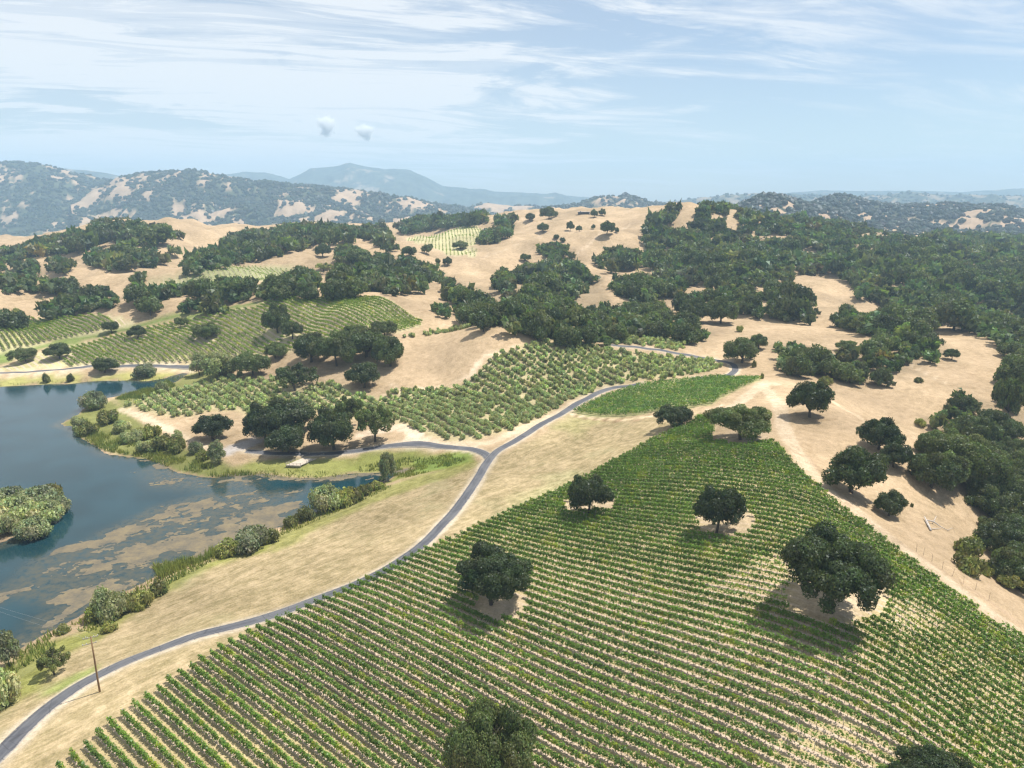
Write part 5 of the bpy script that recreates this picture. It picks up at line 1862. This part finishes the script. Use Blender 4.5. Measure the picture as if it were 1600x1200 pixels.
lying([((1444, 811), .7), ((1448, 818), .5), ((1454, 830), .3)], [.12, .24, .30], 'trunk')
lying([((1446, 815), .45), ((1458, 819), .8), ((1468, 825), .55), ((1482, 831), .3)], [.20, .17, .13, .07], 'limb')
lying([((1458, 819), .8), ((1462, 813), 1.3)], [.12, .05], 'branch')
lying([((1456, 828), .3), ((1470, 827), .35)], [.10, .04], 'branch')
lying([((1480, 830), .35), ((1488, 828), .7), ((1492, 834), .2)], [.05, .04, .02], 'branch')
lying([((1450, 824), .4), ((1445, 818), .9)], [.10, .05], 'branch')

# thin stakes of an unfinished fence along the dirt road
for k, (u, v) in enumerate(((1432, 862), (1443, 868), (1456, 878), (1472, 890), (1488, 900), (1506, 912), (1524, 922), (1545, 938))):
    X, Y, Z = (float(q_[0]) for q_ in cast([u], [v]))
    mb = MB()
    lean = rng.normal(0, .12, 2)
    mb.tube([(X, Y, Z - .3), (X + lean[0], Y + lean[1], Z + 2.0)], .035, 4)
    mb.build('fence_stake', VINE_WOOD, None, label='thin leaning stake beside the dirt road, ' + nth(k) + ' from the uphill end', cat='stake', group='fence stakes by the dirt road')

# blue grey pipe post with white elbow in the shore bushes
X, Y, Z = (float(q_[0]) for q_ in cast([487], [808]))
root = link('pipe_post', None, loc=(X, Y, Z), label='blue grey post with curved white top standing among the meadow shore bushes', cat='post')
mb = MB()
mb.tube([(0, 0, -.2), (0, 0, 1.5)], [.16, .15], 8)
mb.build('pipe', simple_mat('blue_pipe', (.22, .28, .36), .5, .1, 2.0), root, smooth=True)
mb = MB()
mb.tube([(0, 0, 1.45), (0, 0, 1.9), (-.12, 0, 2.15), (-.35, 0, 2.2)], [.19, .2, .18, .15], 8)
mb.build('elbow', WHITE, root, smooth=True)
mb = MB()
mb.box((-.9, .1, 1.2), (1.3, .1, .12), .1)
mb.build('side_pipe', STEEL, root)

# house on the crest
X, Y, Z = (float(q_[0]) for q_ in cast([913], [335.5]))
Z = gz1(X, Y + 6)
root = link('house', None, loc=(X, Y + 6, Z), label='long low dark house with pale flat roof on the bare ridge crest', cat='house')
mb = MB()
mb.box((0, 0, 1.3), (17, 8, 3.2))
mb.build('wall', DARKWALL, root)
mb = MB()
mb.box((-.5, 0, 3.05), (19, 9.6, .35))
roof = mb.build('roof', ROOF, root)
mb = MB()
mb.box((-5, 1, 3.7), (1.2, 1.2, 1.0))
mb.build('chimney', DARKWALL, roof)
for i in range(6):
    mb = MB()
    mb.box((-6.8 + i * 2.7, -4.02, 1.5), (1.8, .08, 1.6))
    mb.build('window', GLASS, root)
mb = MB()
mb.box((7.6, -4.02, 1.05), (1.0, .1, 2.1))
mb.build('door', WHITE, root)

# barns on the valley floor
for u, v, w_, lab in ((299, 357.5, 22, 'leftmost of three pale roofed barns in the valley beyond the western hill'), (310, 357.2, 20, 'middle one of three pale roofed barns in the valley beyond the western hill'), (322, 357.3, 20, 'rightmost of three pale roofed barns in the valley beyond the western hill'),
                      (370, 357.6, 18, 'white barn on a tan plot in the valley, right of the three barns')):
    a, b, c = pix_dir(u, v)
    D = 2450.0
    X, Y = float(a / b * D), D
    Z = gz1(X, Y)
    Z = max(Z, float(H + c / b * D) - 4)
    root = link('barn', None, loc=(X, Y, Z), label=lab, cat='barn', group='barns on the valley floor')
    root.rotation_euler = (0, 0, rng.uniform(-.2, .2))
    mb = MB()
    mb.box((0, 0, 0), (w_, 11, 9))
    mb.build('wall', WHITE, root)
    mb = MB()
    hw = w_ / 2 + .6
    mb.add([(-hw, -6.2, 4.3), (hw, -6.2, 4.3), (hw, 0, 7.6), (-hw, 0, 7.6), (-hw, 6.2, 4.3), (hw, 6.2, 4.3)], [(0, 1, 2, 3), (3, 2, 5, 4)], [(0, 3, 4), (1, 5, 2)])
    mb.build('roof', ROOF, root)
    mb = MB()
    mb.box((0, -5.55, 2.0), (4, .15, 4.2))
    mb.build('door', DARKWALL, root)

# ------------------------------------------------------------------ two small fair weather clouds, far beyond the hills
def puff(u, v, D, w_, h_, lab):
    a, b, c = pix_dir(u, v)
    m, n = new_mat('cloud')
    pos = n.n('ShaderNodeTexCoord').outputs['Object']
    ln = n.n('ShaderNodeVectorMath', {0: pos}, operation='LENGTH').outputs['Value']
    nz = n.noise(pos, 2.1, 6, .62)
    dn = n.math('ADD', n.math('SUBTRACT', .78, ln), n.math('MULTIPLY', n.math('SUBTRACT', nz, .5), 1.9))
    dn = n.math('MULTIPLY', n.math('MULTIPLY', n.smooth(dn, 0, .5), n.smooth(ln, 1.0, .8)), .02)
    vol = n.n('ShaderNodeVolumePrincipled', {'Color': (1, 1, 1, 1), 'Density': dn, 'Anisotropy': 0.0})
    n.t.links.new(vol.outputs[0], n.n('ShaderNodeOutputMaterial').inputs['Volume'])
    bm = MB()
    k_, rings = 14, 8
    V = [(math.cos(p) * math.sin(t), math.sin(p) * math.sin(t), math.cos(t)) for t in np.linspace(.02, math.pi - .02, rings) for p in np.linspace(0, 2 * math.pi, k_ + 1)[:-1]]
    Q = [[i * k_ + j, (i + 1) * k_ + j, (i + 1) * k_ + (j + 1) % k_, i * k_ + (j + 1) % k_] for i in range(rings - 1) for j in range(k_)]
    T = [[0, j, j + 1] for j in range(1, k_ - 1)] + [[(rings - 1) * k_, (rings - 1) * k_ + j + 1, (rings - 1) * k_ + j] for j in range(1, k_ - 1)]
    bm.add(V, Q, T)
    o = bm.build('cloud', m, None, loc=(float(a / b * D), D, float(H + c / b * D)), kind='stuff', label=lab)
    o.scale = (w_ / 2, w_ / 2, h_ / 2)
    o.rotation_euler = (0, 0, u)


puff(511, 196, 13500, 470, 500, 'small white cumulus puff above the mountain, the taller left one')
puff(570, 206, 13500, 480, 380, 'small white cumulus puff above the mountain, the rounder right one')

# ------------------------------------------------------------------ the air: one even box of thin haze
HAZE = 1.35e-4
m, n = new_mat('haze')
pvn = n.n('ShaderNodeVolumePrincipled', {'Color': (.50, .715, .945, 1), 'Density': HAZE, 'Anisotropy': 0.0})
n.t.links.new(pvn.outputs[0], n.n('ShaderNodeOutputMaterial').inputs['Volume'])
zlo = float(GZ.min()) - 60
mb = MB()
mb.box((0, 5500, (zlo + 640) / 2), (21800, 12200, 640 - zlo))
mb.build('haze', m, None, kind='stuff', label='thin blue summer haze filling the whole view')
print('total tris', TRIS[0], 'ground', GZ.min(), GZ.max())
